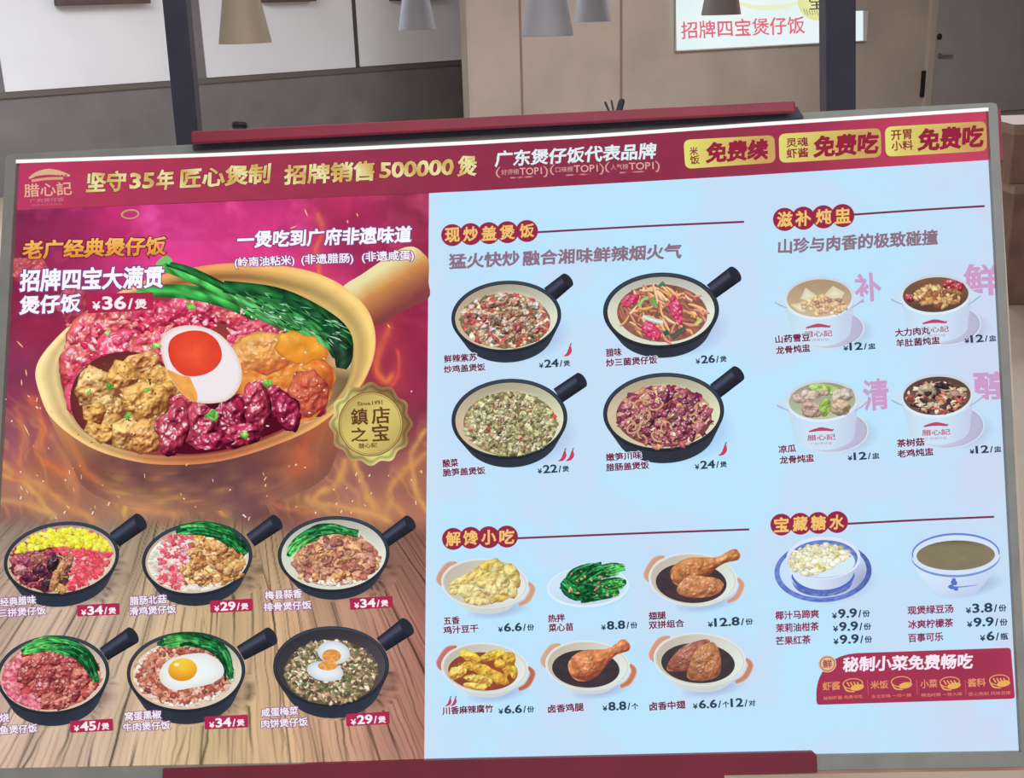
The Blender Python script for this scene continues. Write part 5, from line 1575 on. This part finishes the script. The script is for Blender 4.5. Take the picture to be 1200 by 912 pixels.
o = snack_bowl((688.5, 780), 49.5, 29, 814, 'cream bowl of one braised drumstick in dark sauce', (66, 58, 64), ((206, 170, 150), (196, 124, 90)))
ik = Ink(.0022); drumstick(ik, (683, 782), (733, 756), 17, (222, 140, 88), (140, 70, 54), .0022, 71); ik.build('drumstick', o, 'reddish brown drumstick')
names(o, [('卤香鸡腿', (642, 831.3), (684.3, 828.5))], False, 10)
price_plain(o, '8.8', '个', (706, 828.5), (748.3, 826.3), 10.4)

o = snack_bowl((820, 773), 54, 31, 811.5, 'cream bowl of two braised wings in dark sauce', (70, 62, 66), ((206, 158, 134), (196, 136, 112)))
ik = Ink(.0022)
wing(ik, [(781, 785), (788, 770), (802, 757), (822, 750), (832, 751), (826, 766), (812, 784), (796, 787)], (176, 108, 90), (110, 62, 58), .0022, 81)
ik.build('chicken_wing', o, 'brown braised wing')
ik = Ink(.0024); wing(ik, [(806, 795), (808, 780), (814, 764), (824, 756), (836, 753), (843, 764), (845, 778), (842, 792), (826, 798)], (196, 132, 88), (120, 70, 56), .0024, 83); ik.build('chicken_wing', o, 'brown braised wing')
names(o, [('卤香中翅', (761, 828.3), (803.5, 825.8))], False, 10)
price_plain(o, [('¥', .62), ('6.6', 1.0), ('/', .8), ('个', .72), ('12', 1.0), ('/', .8), ('对', .72)], '', (811.8, 826), (885.3, 822.5), 10.4)

# ---------------------------------------------------------------- sweet soups
BLUE = (82, 104, 188)
ik = Ink(.0008)
ik.fan(ell(974, 682, 56, 27, -.06), lambda x, y, r: mixc((168, 178, 212), sheet_col(x, y), np.clip(r, 0, 1)[:, None] ** 1.3), 8)
ik.fan(ell(964.5, 670, 57, 36, -.04, 72), lambda x, y, r: mixc((204, 224, 250), (158, 160, 196), (np.clip((x - 975) / 40, 0, 1) * np.clip((y - 650) / 30, 0, 1))[:, None]), 6, .001)
ik.ring(ell(964.5, 670, 57, 36, -.04, 72), ell(964.5, 669, 51, 31.5, -.04, 72), lambda x, y, r: mixc(BLUE, (150, 172, 232), (vnoise(x / 2, y / 2, 4) * .7)[:, None]) * (1 - .2 * np.clip((x - 990) / 30, 0, 1))[:, None], 5, .0011)
o = ik.build('dessert_picture', board, 'blue and white bowl of coconut milk with water chestnut balls')
rim = ell(965, 654, 43.5, 25, -.02, 64); ftb = ell(964, 685, 33, 14, -.02, 48)
ik = Ink(.0014); ik.fan(hull(np.concatenate([rim, ftb])), lambda x, y, r: mixc((216, 230, 250), (178, 186, 226), np.clip((x - 965) / 40 * .6 + .2, 0, 1)[:, None]), 6)
ik.ring(ell(964.5, 672, 37.5, 24, -.02, 40, .12, 3.0), ell(964.5, 668.5, 36.5, 23, -.02, 40, .12, 3.0), (84, 110, 190), 1, .0015, closed=False)
ik.ring(ell(964, 682, 35, 17.5, -.02, 40, .05, 3.1), ell(964, 676, 37, 17, -.02, 40, .05, 3.1), lambda x, y, r: mixc((74, 88, 170), (160, 178, 226), (vnoise(x / 2.2, y / 1.6, 9) * .8)[:, None]), 4, .0015, closed=False)
ik.build('dessert_bowl', o, 'white bowl with blue painted bands')
ik = Ink(.0017); ik.ring(rim, ell(965, 655, 40, 22, -.02, 64), (222, 232, 250), 1)
ik.ring(ell(965, 655, 40, 22, -.02, 64), ell(964.5, 659, 37.5, 18.5, -.02, 64), lambda x, y, r: mixc((70, 92, 174), (176, 190, 232), (vnoise(x / 2.2, y / 1.6, 7) * .8)[:, None]), 4)
ik.fan(ell(964.5, 659, 37.5, 18.5, -.02, 64), (214, 234, 248), 2, .0016); ik.build('bowl_rim', o, 'blue patterned rim with white coconut milk')
heap(o, 'chestnut_balls', (962, 657.5, 38, 19.5, -.02), 300, 3.3, lambda x, y, r: (r.choice([(230, 228, 200), (222, 218, 178), (238, 236, 214), (214, 200, 140)]), 1), 41, off=.0022, test=lambda x, y: y < 672 - (x - 958) * .52, lo=.72, jag=.1, label='cream water chestnut balls')

ik = Ink(.0008)
ik.fan(ell(1134, 686, 44, 15, -.15), lambda x, y, r: mixc((160, 168, 206), sheet_col(x, y), np.clip(r, 0, 1)[:, None] ** 1.3), 8)
rim = ell(1120, 649, 52, 24.5, -.02, 64)
ik.fan(hull(np.concatenate([rim, ell(1121, 690, 27, 10, -.02), ell(1120, 668, 45, 20, -.02)])), lambda x, y, r: mixc((212, 230, 252), (186, 198, 230), np.clip((x - 1120) / 50 * .5 + (y - 670) / 50, 0, 1)[:, None]), 6, .001)
o = ik.build('dessert_picture', board, 'blue-banded white bowl of green bean soup')
ik = Ink(.0016); ik.ring(rim, ell(1120, 650, 46.5, 19.5, -.02, 64), (214, 228, 250), 1)
ik.ring(ell(1120, 649, 51.6, 24.2, -.02, 50, 3.0, 6.35), ell(1120, 649.6, 50, 22.3, -.02, 50, 3.0, 6.35), (104, 134, 212), 1, .0017, closed=False)
ik.ring(ell(1120, 652.3, 52.2, 24.4, -.02, 50, -.05, 3.2), ell(1120, 650, 52.2, 24.0, -.02, 50, -.05, 3.2), (124, 150, 216), 1, .0017, closed=False)
ik.ribbon([(1116, 688.3), (1130, 687.7), (1145, 685.6)], [1.6, 1, .5], (96, 124, 200), off=.0018)
for dx, dy, r_ in ((1118, 683, 4), (1115, 688, 3.4), (1120, 690, 3.2), (1113, 688, 2), (1118, 679.5, 2.4)): ik.fan(ell(dx, dy, r_, r_ * .8, .4, 12), (92, 116, 200), 1, .0018)
ik.build('bowl_decoration', o, 'blue painted bands and flower')
ik = Ink(.0019); ik.fan(ell(1120, 651, 46, 17.5, -.02, 64), lambda x, y, r: mixc((124, 118, 96), (146, 132, 104), fbm(x / 12, y / 6, 8)[:, None]) * (1 - .2 * np.clip((641 - y) / 8, 0, 1))[:, None], 8); ik.build('green_bean_soup', o, 'murky green-brown soup')

dk = Ink(); pr = Ink()
for s, a, b, (num, unit), pa, pb in (('椰汁马蹄爽', (908.5, 721.7), (960, 719.2), ('9.9', '份'), (974.8, 720), (1019.5, 717.5)), ('茉莉油柑茶', (909, 736.5), (959.8, 734), ('9.9', '份'), (976, 735.2), (1020.8, 732.7)),
                                      ('芒果红茶', (909, 751.5), (950.3, 749.4), ('9.9', '份'), (976.5, 750.2), (1022, 747.8)), ('现煲绿豆汤', (1063.5, 715.8), (1117.3, 713.2), ('3.8', '份'), (1131.5, 713.7), (1179.5, 711)),
                                      ('冰爽柠檬茶', (1064, 732.2), (1117.3, 729.8), ('9.9', '份'), (1133, 730), (1180.8, 727.6)), ('百事可乐', (1064.3, 748), (1105.5, 746), ('6', '瓶'), (1148.2, 746), (1181.2, 744.4))):
    write(dk, s, a, b, 10.4, (140, 50, 84), bold=.028, off=.0012)
    price_line(pr, num, unit, pa, pb, 11.2, (50, 68, 86), off=.0012)
dr = dk.build('drink_list', board, 'list of sweet soups and drinks in maroon lettering')
pr.build('price', dr, 'dark price lettering')

# ---------------------------------------------------------------- crimson promotion panel
poly = np.concatenate([[(960, 826.2), (957.4, 825), (956.7, 822), (956.6, 812)], smooth([(956.8, 808), (960, 795), (968, 782), (980, 772), (992, 767.5), (1004, 765.6)], 5, False), rrect([(1100, 762.2), (1184.5, 759.3), (1189.5, 819), (1100, 821.6)], 4)[6:18]])
ik = Ink(.001); ik.fan(poly, lambda x, y, r: np.array([164, 56, 84.])[None] * (1 + .12 * (fbm(x / 60, y / 40, 2) - .5))[:, None], 4, centre=(1075, 795))
o = ik.build('promotion_panel', board, 'crimson panel about free side dishes')
ik = Ink(.0016); write(ik, '秘制小菜免费畅吃', (987.5, 779), (1140.5, 774.7), 18, (250, 232, 246), bold=.034, off=.0016, shear=.08, stroke=.8); ik.build('panel_headline', o, 'white brush headline')
ik = Ink(.0016); ik.fan(ell(969.6, 778.2, 10.5, 10), (226, 190, 150), 1); ik.ring(ell(969.6, 778.2, 9, 8.6), ell(969.6, 778.2, 8, 7.6), (176, 90, 84), 1, .0017); write(ik, '鲜', (964, 778.5), (975, 777.8), 10, (176, 80, 84), bold=.03, off=.0018); ik.build('round_stamp', o, 'pale gold round stamp')
ik = Ink(); GO = (232, 176, 96)
for s, a, b in (('虾酱', (963.8, 804.6), (984.5, 803.5)), ('米饭', (1020, 803.4), (1041, 802.4)), ('小菜', (1078.5, 802), (1098.5, 801)), ('酱料', (1134, 800.5), (1155, 799.5))): write(ik, s, a, b, 10, (226, 150, 100), bold=.022, off=.0016, stroke=.5)
for s, a, b in (('秘制虾酱 免费可吃', (965, 818.5), (1011, 816.3)), ('东北珍珠 一份一碗', (1021.5, 816.6), (1068, 814.6)), ('精选时蔬 一份入味', (1079.5, 815), (1127.5, 813.2)), ('匠心熬制 风味百搭', (1135.5, 813.8), (1184.5, 812))): write(ik, s, a, b, 4.2, (226, 140, 110), bold=.005, off=.0016)
for x in (1016.5, 1074, 1131): ik.ribbon([(x, 797), (x + 1, 814)], .9, (196, 96, 106), 2, off=.0015)
ik.build('panel_small_lettering', o, 'small gold lettering in four columns')
for j, (x, y) in enumerate(((999.5, 802.5), (1056, 800), (1113, 800.5), (1171, 798))):
    ik = Ink(.0016)
    ik.ring(ell(x, y - 1, 12, 6.4, -.05), ell(x, y - 1, 10.8, 5.4, -.05), GO, 1); ik.fan(ell(x + 5, y + 3.4, 8, 3.6, -.2), GO, 1)
    ik.ribbon([(x - 11, y + 1), (x - 7, y + 7), (x + 2, y + 8.5)], [1, 2, 1], GO)
    if j != 1:
        for k in range(4): ik.ribbon([(x - 7 + k * 4, y - 3), (x - 4 + k * 4, y + 2)], 1.5, GO, 2)
    ik.build('bowl_icon', o, 'gold line drawing of a bowl')
